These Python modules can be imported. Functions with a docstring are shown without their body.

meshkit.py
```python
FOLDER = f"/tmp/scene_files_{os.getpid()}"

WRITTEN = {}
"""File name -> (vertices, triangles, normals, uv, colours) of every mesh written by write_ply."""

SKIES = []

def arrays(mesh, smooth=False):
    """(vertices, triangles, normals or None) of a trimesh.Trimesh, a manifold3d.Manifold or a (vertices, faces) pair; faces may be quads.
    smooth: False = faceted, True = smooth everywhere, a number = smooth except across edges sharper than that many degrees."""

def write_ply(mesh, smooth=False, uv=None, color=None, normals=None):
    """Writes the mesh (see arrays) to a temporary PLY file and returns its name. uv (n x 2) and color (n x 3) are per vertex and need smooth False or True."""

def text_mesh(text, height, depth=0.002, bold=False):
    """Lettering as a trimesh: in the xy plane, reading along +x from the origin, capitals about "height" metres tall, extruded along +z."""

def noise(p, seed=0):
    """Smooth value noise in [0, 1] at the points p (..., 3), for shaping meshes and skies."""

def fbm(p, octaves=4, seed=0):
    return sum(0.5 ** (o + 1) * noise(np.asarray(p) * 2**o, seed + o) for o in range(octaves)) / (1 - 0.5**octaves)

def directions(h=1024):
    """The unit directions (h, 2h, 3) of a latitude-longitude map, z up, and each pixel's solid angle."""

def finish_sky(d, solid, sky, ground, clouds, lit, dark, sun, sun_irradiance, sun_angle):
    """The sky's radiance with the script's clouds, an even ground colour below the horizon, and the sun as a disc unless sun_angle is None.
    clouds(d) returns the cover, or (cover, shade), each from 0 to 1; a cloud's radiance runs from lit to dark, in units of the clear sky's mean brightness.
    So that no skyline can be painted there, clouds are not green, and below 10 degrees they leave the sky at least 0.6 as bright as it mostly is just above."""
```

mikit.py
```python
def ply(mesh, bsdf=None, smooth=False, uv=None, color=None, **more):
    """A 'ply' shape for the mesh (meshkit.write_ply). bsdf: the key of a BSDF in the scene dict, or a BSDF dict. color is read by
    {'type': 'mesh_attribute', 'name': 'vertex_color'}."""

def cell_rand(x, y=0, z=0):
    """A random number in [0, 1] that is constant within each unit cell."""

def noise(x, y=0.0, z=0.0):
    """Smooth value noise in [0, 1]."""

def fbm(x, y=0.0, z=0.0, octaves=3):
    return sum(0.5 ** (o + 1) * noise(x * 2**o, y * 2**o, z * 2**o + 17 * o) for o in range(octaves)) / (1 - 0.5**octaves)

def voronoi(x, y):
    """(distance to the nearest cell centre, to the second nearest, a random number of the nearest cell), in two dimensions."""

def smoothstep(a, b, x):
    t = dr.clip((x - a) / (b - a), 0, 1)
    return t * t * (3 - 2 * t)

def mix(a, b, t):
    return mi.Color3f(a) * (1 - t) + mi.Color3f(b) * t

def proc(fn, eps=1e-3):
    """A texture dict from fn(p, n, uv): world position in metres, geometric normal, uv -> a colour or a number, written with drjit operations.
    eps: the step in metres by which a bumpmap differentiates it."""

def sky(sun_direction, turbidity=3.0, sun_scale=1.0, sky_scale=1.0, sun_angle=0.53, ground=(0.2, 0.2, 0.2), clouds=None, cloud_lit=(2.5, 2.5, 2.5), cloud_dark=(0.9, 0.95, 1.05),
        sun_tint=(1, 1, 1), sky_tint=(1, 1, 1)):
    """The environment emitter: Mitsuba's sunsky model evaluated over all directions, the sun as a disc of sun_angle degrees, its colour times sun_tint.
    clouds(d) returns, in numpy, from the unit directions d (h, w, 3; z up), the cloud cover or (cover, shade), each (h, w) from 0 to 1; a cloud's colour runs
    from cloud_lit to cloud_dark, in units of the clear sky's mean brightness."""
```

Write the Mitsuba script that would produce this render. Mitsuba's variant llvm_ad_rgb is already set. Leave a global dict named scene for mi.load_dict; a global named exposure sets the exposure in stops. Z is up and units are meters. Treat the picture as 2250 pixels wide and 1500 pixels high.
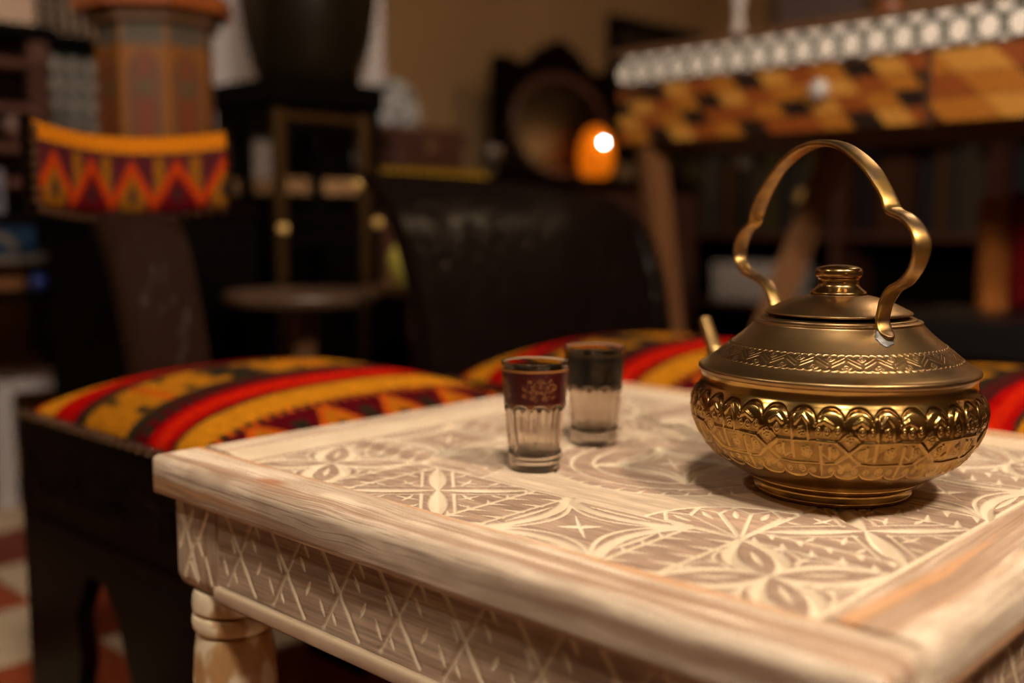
import math, random
import numpy as np, trimesh, mitsuba as mi, mikit, meshkit
import drjit as dr
from shapely.geometry import Polygon
from shapely import affinity
T = mi.ScalarTransform4f
rng = np.random.default_rng(7)
random.seed(7)

# ------------------------------------------------------------------ camera, exposure, lights
H = 0.48                                        # height of the coffee table's carved panel above the floor
F, YAW, PITCH = 2330.0, math.radians(-43.4853), math.radians(6.5545)
CAM = np.array([0.7409, -0.4667, H + 0.1975])
FWD = np.array([math.sin(YAW) * math.cos(PITCH), math.cos(YAW) * math.cos(PITCH), -math.sin(PITCH)])
RIGHT = np.array([math.cos(YAW), -math.sin(YAW), 0.0])
DOWN = np.cross(FWD, RIGHT)
exposure = 1.45
scene, labels = {}, {}
scene['camera'] = {'type': 'thinlens', 'fov': math.degrees(2 * math.atan(1125 / F)), 'fov_axis': 'x',
                   'aperture_radius': 0.0080, 'focus_distance': 0.73, 'near_clip': 0.05, 'far_clip': 50.0,
                   'to_world': T().look_at(CAM.tolist(), (CAM + FWD).tolist(), (-DOWN).tolist())}
LAMPS = [  # unseen pendant lamps, out of view: position of the bulb, bulb radius, radiance
    ('unseen_lamp', (1.30, 0.12, H + 1.30), 0.09, (112, 91, 67)),
    ('unseen_lamp_001', (0.84, -0.47, H + 1.40), 0.115, (62, 51.5, 39)),
    ('unseen_lamp_002', (-0.45, -0.85, H + 1.45), 0.045, (120, 98, 74)),
    ('unseen_lamp_003', (0.1, 2.3, H + 1.75), 0.05, (95, 66, 38)),
]


def ray(px, py): return FWD + (px - 1125) / F * RIGHT + (py - 750) / F * DOWN
def at_d(px, py, d): return CAM + d * ray(px, py)
def at_u(px, py, u): r = ray(px, py); return CAM + r * (u - CAM[0]) / r[0]
def at_v(px, py, v): r = ray(px, py); return CAM + r * (v - CAM[1]) / r[1]
def at_z(px, py, z): r = ray(px, py); return CAM + r * (z - CAM[2]) / r[2]


# ------------------------------------------------------------------ materials
def mat(key, color, rough=0.5, spec=0.5, metallic=0.0, **more):
    c = {'type': 'rgb', 'value': list(color)} if not isinstance(color, dict) else color
    scene[key] = {'type': 'twosided', 'bsdf': {'type': 'principled', 'base_color': c, 'roughness': rough, 'metallic': metallic, 'specular': spec, **more}}
    return key


VC = {'type': 'mesh_attribute', 'name': 'vertex_color'}
mat('m_vertex_matte', VC, 0.75, 0.25)
mat('m_vertex_wood', VC, 0.5, 0.4)
mat('m_vertex_glaze', VC, 0.3, 0.25)
mat('m_cloth', VC, 0.9, 0.02)
mat('m_brass_pot', VC, 0.21, 0.5, 1.0)
mat('m_brass_satin', VC, 0.33, 0.5, 1.0)
mat('m_brass_dull', (0.42, 0.27, 0.11), 0.38, 0.5, 1.0)
mat('m_brass_bright', (0.80, 0.52, 0.18), 0.3, 0.5, 0.35)
mat('m_brass_nail', (0.40, 0.31, 0.23), 0.10, 0.5, 1.0)
mat('m_solder', (0.13, 0.125, 0.125), 0.45, 0.4, 0.7)
mat('m_knob', (0.62, 0.58, 0.56), 0.3, 0.6, 0.4)
mat('m_silver', (0.6, 0.55, 0.5), 0.2, 0.5, 1.0)
mat('m_dark_wood', (0.0045, 0.0020, 0.0015), 0.30, 0.02)
mat('m_post_wood', (0.016, 0.007, 0.0045), 0.36, 0.08)
mat('m_chair_back', (0.0065, 0.0036, 0.0032), 0.30, 0.06)
mat('m_black', (0.0025, 0.0017, 0.0015), 0.5, 0.04)
mat('m_brown_wood', (0.10, 0.045, 0.02), 0.45, 0.4)
mat('m_mid_wood', (0.13, 0.052, 0.02), 0.45, 0.3)
mat('m_rear_leg', (0.24, 0.11, 0.05), 0.5, 0.3)
mat('m_table_wood', (0.075, 0.042, 0.028), 0.35, 0.4)
mat('m_brass_dark', (0.085, 0.042, 0.014), 0.4, 0.5, 0.8)
mat('m_red_wood', (0.07, 0.025, 0.018), 0.45, 0.4)
mat('m_light_wood', (0.42, 0.24, 0.12), 0.5, 0.4)
mat('m_yellow', (0.40, 0.22, 0.012), 0.5, 0.3)
mat('m_yellow_jar', (0.5, 0.42, 0.08), 0.3, 0.5)
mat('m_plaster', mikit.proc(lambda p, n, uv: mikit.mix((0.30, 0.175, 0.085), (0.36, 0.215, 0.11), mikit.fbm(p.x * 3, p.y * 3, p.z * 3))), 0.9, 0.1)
mat('m_white_paint', (0.5, 0.44, 0.42), 0.7, 0.2)
mat('m_curtain', (0.80, 0.75, 0.78), 0.9, 0.1)
mat('m_grey_inlay', (0.33, 0.28, 0.26), 0.5, 0.3)
mat('m_pale_plaster', (0.75, 0.52, 0.40), 0.9, 0.1)
mat('m_white_inlay', (0.80, 0.74, 0.70), 0.4, 0.4)
mat('m_grey_paint', (0.09, 0.075, 0.065), 0.7, 0.2)
mat('m_dark_inlay', (0.016, 0.020, 0.016), 0.5, 0.2)
mat('m_sage_inlay', (0.11, 0.12, 0.10), 0.5, 0.3)
for nm, c in dict(amber=(0.33, 0.115, 0.013), honey=(0.44, 0.20, 0.035), rust=(0.22, 0.05, 0.008), walnut=(0.075, 0.022, 0.006), ebony=(0.012, 0.006, 0.004)).items():
    mat('m_tile_' + nm, c, 0.35, 0.5)
mat('m_terracotta', (0.36, 0.075, 0.028), 0.5, 0.4)
mat('m_terracotta_dark', (0.20, 0.035, 0.016), 0.5, 0.4)
mat('m_cream_tile', (0.62, 0.47, 0.33), 0.5, 0.4)
mat('m_grout', (0.12, 0.07, 0.05), 0.9, 0.1)
mat('m_leather', (0.006, 0.005, 0.0055), 0.4, 0.3)
mat('m_red_cloth', (0.14, 0.004, 0.006), 0.9, 0.1)
mat('m_orange_cloth', (0.28, 0.09, 0.02), 0.9, 0.1)
mat('m_blue', (0.004, 0.018, 0.05), 0.4, 0.3)
mat('m_blue_deep', (0.01, 0.03, 0.16), 0.2, 0.5)
mat('m_card', (0.12, 0.11, 0.14), 0.6, 0.3)
mat('m_mirror', (0.07, 0.048, 0.03), 0.5, 0.5, 1.0)
mat('m_painting', (0.03, 0.018, 0.012), 0.4, 0.4)
mat('m_mauve', (0.22, 0.16, 0.16), 0.7, 0.2)
mat('m_vase', (0.012, 0.008, 0.004), 0.3, 0.3, 0.2)
mat('m_ceiling', (0.16, 0.11, 0.07), 0.9, 0.1)  # unseen ceiling, kept dark to cut bounce light
mat('m_plaster_unseen', (0.07, 0.04, 0.022), 0.9, 0.1)  # darker plaster for the unseen walls, to cut bounce light
scene['m_glass'] = {'type': 'dielectric', 'int_ior': 1.5, 'ext_ior': 1.0, 'specular_transmittance': {'type': 'rgb', 'value': [0.92, 0.88, 0.84]}}
scene['m_amber_glass'] = {'type': 'principledthin', 'base_color': {'type': 'rgb', 'value': [0.9, 0.28, 0.02]}, 'roughness': 0.5, 'diff_trans': 1.6, 'spec_trans': 0.0}


def washed(p, n, uv):
    """Lime-washed and sanded pine: grain runs along uv.x (metres); uv.y runs across the board."""
    x, y = uv.x, uv.y
    w = y + 0.010 * (mikit.fbm(x * 5.0, y * 14.0, 3.0) - 0.5) + 0.003 * (mikit.noise(x * 30, y * 60, 1.0) - 0.5)
    band = mikit.smoothstep(0.46, 0.62, mikit.fbm(x * 1.7 + 7.0, w * 110.0, 2.0))
    orange = mikit.smoothstep(0.45, 0.57, mikit.fbm(x * 2.0 + 31.0, w * 52.0, 9.0))
    fine = mikit.fbm(x * 18.0, w * 1300.0, 5.0)
    wear = mikit.fbm(x * 22.0, y * 60.0, 8.0)
    pale = mikit.mix((0.43, 0.335, 0.255), (0.58, 0.475, 0.375), mikit.smoothstep(0.3, 0.7, wear))
    c = mikit.mix(pale, (0.27, 0.155, 0.10), band * 0.75)
    c = mikit.mix(c, (0.47, 0.235, 0.105), orange * 0.75)
    c = mikit.mix(c, (0.22, 0.13, 0.08), mikit.smoothstep(0.52, 0.70, fine) * 0.6)
    c = mikit.mix(c, mikit.mix((0.56, 0.45, 0.32), (0.66, 0.56, 0.43), wear), dr.select(y > 1.5, 0.8, 0.0))
    knot = dr.sqrt(dr.square((x - 0.155) * 0.45) + dr.square(y - 0.062))
    return mikit.mix(c, (0.28, 0.11, 0.05), (1.0 - mikit.smoothstep(0.002, 0.011, knot)) * 0.8)


mat('m_washed_wood', mikit.proc(washed), 0.6, 0.3)


# ------------------------------------------------------------------ mesh helpers
def numbered(key):
    if key not in scene and key not in labels and not any(k.startswith(key + '__') for k in scene): return key
    i = 1
    while True:
        k = f'{key}_{i:03d}'
        if k not in scene and k not in labels and not any(q.startswith(k + '__') for q in scene): return k
        i += 1


def thing(name, label, cat, group=None):
    key = numbered(name)
    labels[key] = {'label': label, 'category': cat}
    if group: labels[key]['group'] = group
    return key


def put(name, mesh, bsdf, parent=None, smooth=False, uv=None, color=None, to_world=None, label=None, kind=None, **more):
    key = numbered(f'{parent}__{name}' if parent else name)
    d = mesh if isinstance(mesh, dict) else mikit.ply(mesh, bsdf, smooth=smooth, uv=uv, color=color, **more)
    scene[key] = {**d, **({'to_world': to_world} if to_world is not None else {})}
    if label or kind:
        labels[key] = {**({'label': label} if label else {}), **({'kind': kind} if kind else {})}
    return key


def grid(V, close_u=False, close_v=False):
    """Triangles over an (n, m, 3) lattice of points."""
    n, m = V.shape[:2]
    i, j = np.meshgrid(np.arange(n if close_u else n - 1), np.arange(m if close_v else m - 1), indexing='ij')
    i2, j2 = (i + 1) % n, (j + 1) % m
    q = np.stack([i * m + j, i2 * m + j, i2 * m + j2, i * m + j2], -1).reshape(-1, 4)
    return trimesh.Trimesh(V.reshape(-1, 3), np.vstack([q[:, [0, 1, 2]], q[:, [0, 2, 3]]]), process=False)


def lathe(prof, n=96):
    """Surface of revolution about z from (r, z) points listed bottom to top (outside)."""
    p = np.asarray(prof, float)
    a = np.arange(n) / n * 2 * np.pi
    V = np.stack([p[None, :, 0] * np.cos(a)[:, None], p[None, :, 0] * np.sin(a)[:, None], np.broadcast_to(p[None, :, 1], (n, len(p)))], -1)
    return grid(V, close_u=True)


def spline(pts, n):
    """Catmull-Rom resampling of a polyline."""
    p = np.asarray(pts, float)
    p = np.vstack([2 * p[0] - p[1], p, 2 * p[-1] - p[-2]])
    t = np.linspace(0, len(p) - 3 - 1e-9, n)
    i = t.astype(int)
    f = (t - i)[:, None]
    a, b, c, d = p[i], p[i + 1], p[i + 2], p[i + 3]
    return 0.5 * (2 * b + (c - a) * f + (2 * a - 5 * b + 4 * c - d) * f ** 2 + (3 * b - a - 3 * c + d) * f ** 3)


def cbox(lo, hi, c=0.003):
    """Box with chamfered edges, between two corners."""
    lo, hi = np.minimum(lo, hi), np.maximum(lo, hi)
    c = min(c, 0.45 * float((hi - lo).min()))
    pts = []
    for s in np.ndindex(2, 2, 2):
        corner = np.where(s, hi, lo)
        inward = np.where(s, -1, 1) * c
        for k in range(3):
            q = corner + inward
            q[k] = corner[k]
            pts.append(q)
    return trimesh.convex.convex_hull(np.array(pts))


def tube(pts, r, n=12, cap=True):
    p = np.asarray(pts, float)
    r = np.broadcast_to(r, (len(p),))
    t = np.gradient(p, axis=0)
    t /= np.linalg.norm(t, axis=1, keepdims=True)
    ref = np.eye(3)[int(np.abs(t).max(0).argmin())]
    a = np.cross(t, ref); a /= np.linalg.norm(a, axis=1, keepdims=True)
    b = np.cross(t, a)
    w = np.arange(n) / n * 2 * np.pi
    V = p[:, None] + r[:, None, None] * (np.cos(w)[None, :, None] * a[:, None] + np.sin(w)[None, :, None] * b[:, None])
    if cap: V = np.concatenate([np.repeat(p[:1, None], n, 1), V, np.repeat(p[-1:, None], n, 1)])
    return grid(V, close_v=True)


def extrude(poly, depth): return trimesh.creation.extrude_polygon(poly, depth, engine='earcut')
def merge(*m): return trimesh.util.concatenate(list(m))
def moved(m, *xyz): m = m.copy(); m.apply_translation(np.array(xyz, float).ravel()); return m
def rotz(m, a): m = m.copy(); m.apply_transform(trimesh.transformations.rotation_matrix(a, [0, 0, 1])); return m
def sstep(a, b, x): t = np.clip((x - a) / (b - a), 0, 1); return t * t * (3 - 2 * t)
def lerp(a, b, t): return np.asarray(a) * (1 - t[..., None]) + np.asarray(b) * t[..., None]
def fbm2(x, y, o=3, seed=0): return meshkit.fbm(np.stack([x, y, 0 * x + 0.37], -1), o, seed)


class Carver:
    """Strokes cut into a lattice with coordinates X, Y (metres): best[] is 0 outside and 1 on a stroke's centre line."""

    def __init__(self, X, Y):
        self.X, self.Y = X, Y
        self.x0, self.y0 = X[0, 0], Y[0, 0]
        self.dx, self.dy = (X[-1, 0] - X[0, 0]) / (X.shape[0] - 1), (Y[0, -1] - Y[0, 0]) / (X.shape[1] - 1)
        self.best = np.zeros_like(X)
        self.depth = np.zeros_like(X)
        self.gain = 1.0                          # paleness of the cut; lowered for cuts that catch less light

    def stroke(self, pts, w, depth=0.0012, lens=False, taper=0.0):
        p = np.asarray(pts, float)
        s = np.r_[0, np.cumsum(np.linalg.norm(np.diff(p, axis=0), axis=1))]
        s /= s[-1]
        W = w * (np.sin(np.pi * np.clip(s, 0.02, 0.98)) ** 0.8 if lens else (1 - taper * s))
        for (a, b, wa, wb) in zip(p[:-1], p[1:], W[:-1], W[1:]):
            lo, hi = np.minimum(a, b) - w, np.maximum(a, b) + w
            i0, i1 = sorted((int((lo[0] - self.x0) / self.dx), int((hi[0] - self.x0) / self.dx)))
            j0, j1 = sorted((int((lo[1] - self.y0) / self.dy), int((hi[1] - self.y0) / self.dy)))
            i0, j0, i1, j1 = max(i0, 0), max(j0, 0), min(i1 + 2, self.X.shape[0]), min(j1 + 2, self.X.shape[1])
            if i0 >= i1 or j0 >= j1: continue
            X, Y = self.X[i0:i1, j0:j1], self.Y[i0:i1, j0:j1]
            d = b - a
            t = np.clip(((X - a[0]) * d[0] + (Y - a[1]) * d[1]) / (d @ d + 1e-15), 0, 1)
            dist = np.hypot(X - a[0] - t * d[0], Y - a[1] - t * d[1])
            v = np.clip(1 - dist / (wa + (wb - wa) * t + 1e-9), 0, 1)
            sl = np.s_[i0:i1, j0:j1]
            self.best[sl] = np.maximum(self.best[sl], v * self.gain)
            self.depth[sl] = np.maximum(self.depth[sl], v * depth * (wa + (wb - wa) * t) / w)

    def line(self, a, b, w=0.0012, n=2, **k): self.stroke(np.linspace(a, b, n if not k.get('lens') else 9), w, **k)
    def arc(self, c, r, a0, a1, w=0.0012, n=40, **k):
        a = np.radians(np.linspace(a0, a1, n)); self.stroke(np.stack([c[0] + r * np.cos(a), c[1] + r * np.sin(a)], 1), w, **k)


# ------------------------------------------------------------------ the room
U0, U1, V0, V1, ZC = -2.1, 2.4, -2.3, 3.9, 2.6


def structure(name, mesh, bsdf, label):
    k = put(name, mesh, bsdf); labels[k] = {'label': label, 'kind': 'structure'}; return k


structure('wall_left', cbox([U0 - 0.1, V0 - 0.1, 0], [U0, V1 + 0.1, ZC]), 'm_plaster', 'ochre brown plaster wall behind the mirror and the vase')
structure('wall_back', cbox([U0, V1, 0], [U1, V1 + 0.1, ZC]), 'm_plaster', 'ochre brown plaster wall behind the inlaid console')
structure('wall_right', cbox([U1, V0 - 0.1, 0], [U1 + 0.1, V1 + 0.1, ZC]), 'm_plaster_unseen', 'unseen plaster wall on the right, darkened to cut bounce light')
structure('wall_front', cbox([U0, V0 - 0.1, 0], [U1, V0, ZC]), 'm_plaster_unseen', 'unseen plaster wall behind the viewer, darkened to cut bounce light')
structure('ceiling', cbox([U0 - 0.1, V0 - 0.1, ZC], [U1 + 0.1, V1 + 0.1, ZC + 0.1]), 'm_ceiling', 'unseen ceiling, darkened to cut bounce light')
structure('floor', cbox([U0 - 0.1, V0 - 0.1, -0.12], [U1 + 0.1, V1 + 0.1, -0.004]), 'm_grout', 'floor of terracotta and cream tiles under the tables')
TS = 0.245
tile = {k: mikit.ply(cbox([0.002, 0.002, -0.008], [TS - 0.002, TS - 0.002, 0], 0.002), k) for k in ('m_terracotta', 'm_terracotta_dark', 'm_cream_tile')}
for i in range(-8, 3):
    for j in range(-2, 9):
        x, y = 0.09 + i * TS, 0.03 + j * TS
        if x + TS < U0 or x > 0.5: continue
        k = 'm_cream_tile' if (i + j) % 2 else ('m_terracotta' if rng.random() < 0.6 else 'm_terracotta_dark')
        if x < U0: continue
        put('tile', tile[k], None, 'floor', to_world=T().translate([x, y, 0]))

# unseen pendant lamps, out of view: placed to light the table and the room
for name, (x, y, z), r, rad in LAMPS:
    t = thing(name, {'unseen_lamp': 'unseen pendant lamp out of view, placed to light the table from the right', 'unseen_lamp_001': 'unseen pendant lamp above the viewer, placed to light the table and teapot',
                     'unseen_lamp_002': 'unseen pendant lamp out of view, placed to light the table from the left', 'unseen_lamp_003': 'unseen pendant lamp out of view, placed to light the background walls'}[name], 'pendant lamp')
    s = r / 0.07
    put('bulb', moved(trimesh.creation.icosphere(3, r), x, y, z), 'm_white_paint', t, True, emitter={'type': 'area', 'radiance': {'type': 'rgb', 'value': list(rad)}})
    dome = [(0.17 * s, -0.005), (0.168 * s, 0.0), (0.16 * s, 0.04 * s), (0.13 * s, 0.10 * s), (0.07 * s, 0.14 * s), (0.025, 0.155 * s), (0.02, 0.19 * s)]
    put('shade', moved(lathe(dome + [(0.012, 0.19 * s), (0.012, 0.150 * s), (0.06 * s, 0.135 * s), (0.125 * s, 0.095 * s), (0.156 * s, 0.035 * s), (0.165 * s, -0.005), (0.17 * s, -0.005)], 48), x, y, z), 'm_black', t, 40)  # opaque dome keeps the unseen lamp's light down, off the walls
    put('cord', tube([[x, y, z + 0.18 * s], [x, y, (z + ZC) / 2], [x, y, ZC]], 0.004), 'm_black', t, True)

# ------------------------------------------------------------------ the coffee table
PU, PV = 0.5, 0.481                              # carved panel
FWL, FWR, FWF, FWB = 0.070, 0.062, 0.050, 0.062  # frame widths: left, right, front, back
table = thing('coffee_table', 'whitewashed wooden coffee table with a chip-carved top and turned legs, in the foreground', 'coffee table')

n1, n2 = 800, 770
X, Y = np.meshgrid(np.linspace(-0.006, PU + 0.006, n1), np.linspace(-0.006, PV + 0.006, n2), indexing='ij')
cv = Carver(X, Y)
w = 0.098
Q = lambda o, d, n_: (lambda a, b: (o[0] + a * d[0] + b * n_[0], o[1] + a * d[1] + b * n_[1]))   # tile-local (0..1) to panel


def qbez(a, b, c, n=14):
    t = np.linspace(0, 1, n)[:, None]
    return (1 - t) ** 2 * np.array(a) + 2 * t * (1 - t) * np.array(b) + t ** 2 * np.array(c)


def flower(x0, y0, s):
    c = np.array([x0 + s / 2, y0 + s / 2])
    for (dx, dy) in ((1, 1), (-1, 1), (-1, -1), (1, -1)):
        tip = c + np.array([dx, dy]) * s * 0.47
        ax = np.array([dx, dy]) / math.sqrt(2); nx = np.array([-ax[1], ax[0]])
        mid = (c + tip) / 2
        for sd in (1, -1):
            cv.stroke(qbez(c, mid + nx * sd * s * 0.30, tip), 0.0060, 0.0030, lens=True)
            cv.stroke(qbez(c + ax * s * 0.10 + nx * sd * s * .13, mid + nx * sd * s * 0.40, tip - ax * s * 0.12 + nx * sd * s * .10), 0.0015, 0.001, lens=True)
        cv.line(c + ax * s * 0.17, c + ax * s * 0.45, 0.0026, lens=True)
    for (dx, dy) in ((1, 0), (0, 1), (-1, 0), (0, -1)):
        d = np.array([dx, dy]); e = np.array([-dy, dx])
        for o in (-0.08, 0.08):
            cv.line(c + d * s * 0.30 + e * s * o, c + d * s * 0.46 + e * s * o * 2.4, 0.0016, lens=True)
        cv.line(c + d * s * 0.33, c + d * s * 0.45, 0.0016, lens=True)


def xtile(x0, y0, sx, sy):
    P = lambda a, b: np.array([x0 + a * sx, y0 + b * sy])
    for (a, b) in (((0, 0), (1, 1)), ((0, 1), (1, 0))):
        A, B = np.array(a, float), np.array(b, float)
        M = (A + B) / 2
        d = (B - A) / np.linalg.norm(B - A); nn = np.array([-d[1], d[0]])
        for q0, q1 in ((A + d * .03, M), (M, B - d * .03)):
            cv.stroke([P(*(q0 + (q1 - q0) * t)) for t in np.linspace(0, 1, 9)], 0.0068 if a == (0, 0) else 0.0085, 0.0030, lens=True)
        for o in (-.115, .115):
            for lo, hi in ((.10, .43), (.57, .90)):
                cv.line(P(*(A + (B - A) * lo + nn * o)), P(*(A + (B - A) * hi + nn * o)), 0.0016)
    for cx, cy in ((.5, .20), (.5, .80), (.20, .5), (.80, .5)):
        for dx, dy in (((.095, .02), (-.03, .085)) if cx == .5 else ((.02, .095), (.085, -.03))):
            cv.line(P(cx - dx, cy - dy), P(cx + dx, cy + dy), 0.0022, lens=True)
    for a, b in (((.33, .02), (.33, .14)), ((.67, .02), (.67, .14)), ((.33, .86), (.33, .98)), ((.67, .86), (.67, .98)), ((.02, .33), (.14, .33)), ((.02, .67), (.14, .67)), ((.86, .33), (.98, .33)), ((.86, .67), (.98, .67))):
        cv.line(P(*a), P(*b), 0.0022, lens=True)


def star(x0, y0, sx, sy, cross=True):
    P = lambda a, b: np.array([x0 + a * sx, y0 + b * sy])
    cs = [(0, 0), (1, 0), (1, 1), (0, 1)]
    for k in range(4):
        a, b = np.array(cs[k], float), np.array(cs[(k + 1) % 4], float)
        m = (a + b) / 2 + (np.array([.5, .5]) - (a + b) / 2) * 0.66
        cv.stroke([P(*q) for q in qbez(a, m, b, 20)], 0.0052, 0.0027, lens=False)
        m2 = (a + b) / 2 + (np.array([.5, .5]) - (a + b) / 2) * 0.92
        cv.stroke([P(*q) for q in qbez(a + (np.array([.5, .5]) - a) * .16, m2, b + (np.array([.5, .5]) - b) * .16, 20)], 0.0020)
        e = (a + b) / 2 + (np.array([.5, .5]) - (a + b) / 2) * 0.15
        cv.line(P(*(e + (a - b) * .24)), P(*(e - (a - b) * .24)), 0.0026, lens=True)
    cv.line(P(.40, .40), P(.60, .60), 0.0042, lens=True)
    cv.line(P(.32, .68), P(.68, .32), 0.0018, lens=True)


def ladder(a, b, c, d):
    """Band between the lines a-b and c-d, both carved, with thorns along each."""
    a, b, c, d = map(np.array, (a, b, c, d))
    cv.line(a, b, 0.0021); cv.line(c, d, 0.0021)
    for k in range(5):
        t = (k + .5) / 5
        p, q = a + (b - a) * t, c + (d - c) * t
        u_ = (q - p)
        al = (b - a) / np.linalg.norm(b - a) * 0.006
        cv.stroke([p, p + u_ * .46 + al], 0.0034, 0.0012, taper=.95)
        cv.stroke([q, q - u_ * .46 - al], 0.0034, 0.0012, taper=.95)
        cv.stroke([p, p - u_ * .26 + al], 0.0026, 0.0012, taper=.95)


def side(o, d, n_, L, e):
    """One row of the border: from corner o along d, inwards n_, length L; e = offsets of its tiles."""
    o, d, n_ = map(np.array, (o, d, n_))
    P = lambda s, t: o + d * s + n_ * t
    (a, b, c, g) = e
    for s0, s1, f in ((a, b, xtile), (c, g, star)):
        q = np.array([P(s0, 0), P(s1, w)])
        lo, hi = q.min(0), q.max(0)
        f(lo[0], lo[1], *(hi - lo))
    ladder(P(w, 0), P(w, w), P(a, 0), P(a, w))
    ladder(P(b, 0), P(b, w), P(c, 0), P(c, w))
    ladder(P(g, 0), P(g, w), P(L - w, 0), P(L - w, w))
    cv.line(P(0, 0), P(L, 0), 0.0024); cv.line(P(w * .9, w), P(L - w * .9, w), 0.0022)


eu, ev = (0.1231, 0.2301, 0.2604, 0.3647), (0.118, 0.2173, 0.2496, 0.352)
side((0, 0), (1, 0), (0, 1), PU, eu)
side((PU, 0), (0, 1), (-1, 0), PV, ev)
side((PU, PV), (-1, 0), (0, -1), PU, eu)
side((0, PV), (0, -1), (1, 0), PV, ev)
for x0, y0 in ((0, 0), (PU - w, 0), (PU - w, PV - w), (0, PV - w)): flower(x0, y0, w)
fan_mask = np.zeros_like(X)
for (cx, cy, a0) in ((w, w, 0), (PU - w, w, 90), (PU - w, PV - w, 180), (w, PV - w, 270)):
    R = 0.074
    cv.arc((cx, cy), R, a0, a0 + 90, 0.0022)
    ang = np.radians(a0 + np.linspace(4, 86, 9))
    zz = [(cx + (R * .97 if k % 2 else R * .80) * math.cos(a), cy + (R * .97 if k % 2 else R * .80) * math.sin(a)) for k, a in enumerate(ang)]
    cv.stroke(zz, 0.0018)
    for k, a in enumerate(ang):
        if k % 2 == 0: cv.line((cx + .006 * math.cos(a), cy + .006 * math.sin(a)), (cx + R * .80 * math.cos(a), cy + R * .80 * math.sin(a)), 0.0022 if k % 4 == 0 else 0.0016)
        else: cv.line((cx + .045 * math.cos(a), cy + .045 * math.sin(a)), (cx + R * .86 * math.cos(a), cy + R * .86 * math.sin(a)), 0.0026, lens=True)
    fan_mask = np.maximum(fan_mask, (np.hypot(X - cx, Y - cy) < R) * 1.0)
MC = (0.253, 0.238)
for R_, wd in ((0.100, 0.0022), (0.082, 0.0022), (0.064, 0.0024)): cv.arc(MC, R_, 0, 360, wd, 120)
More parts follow.
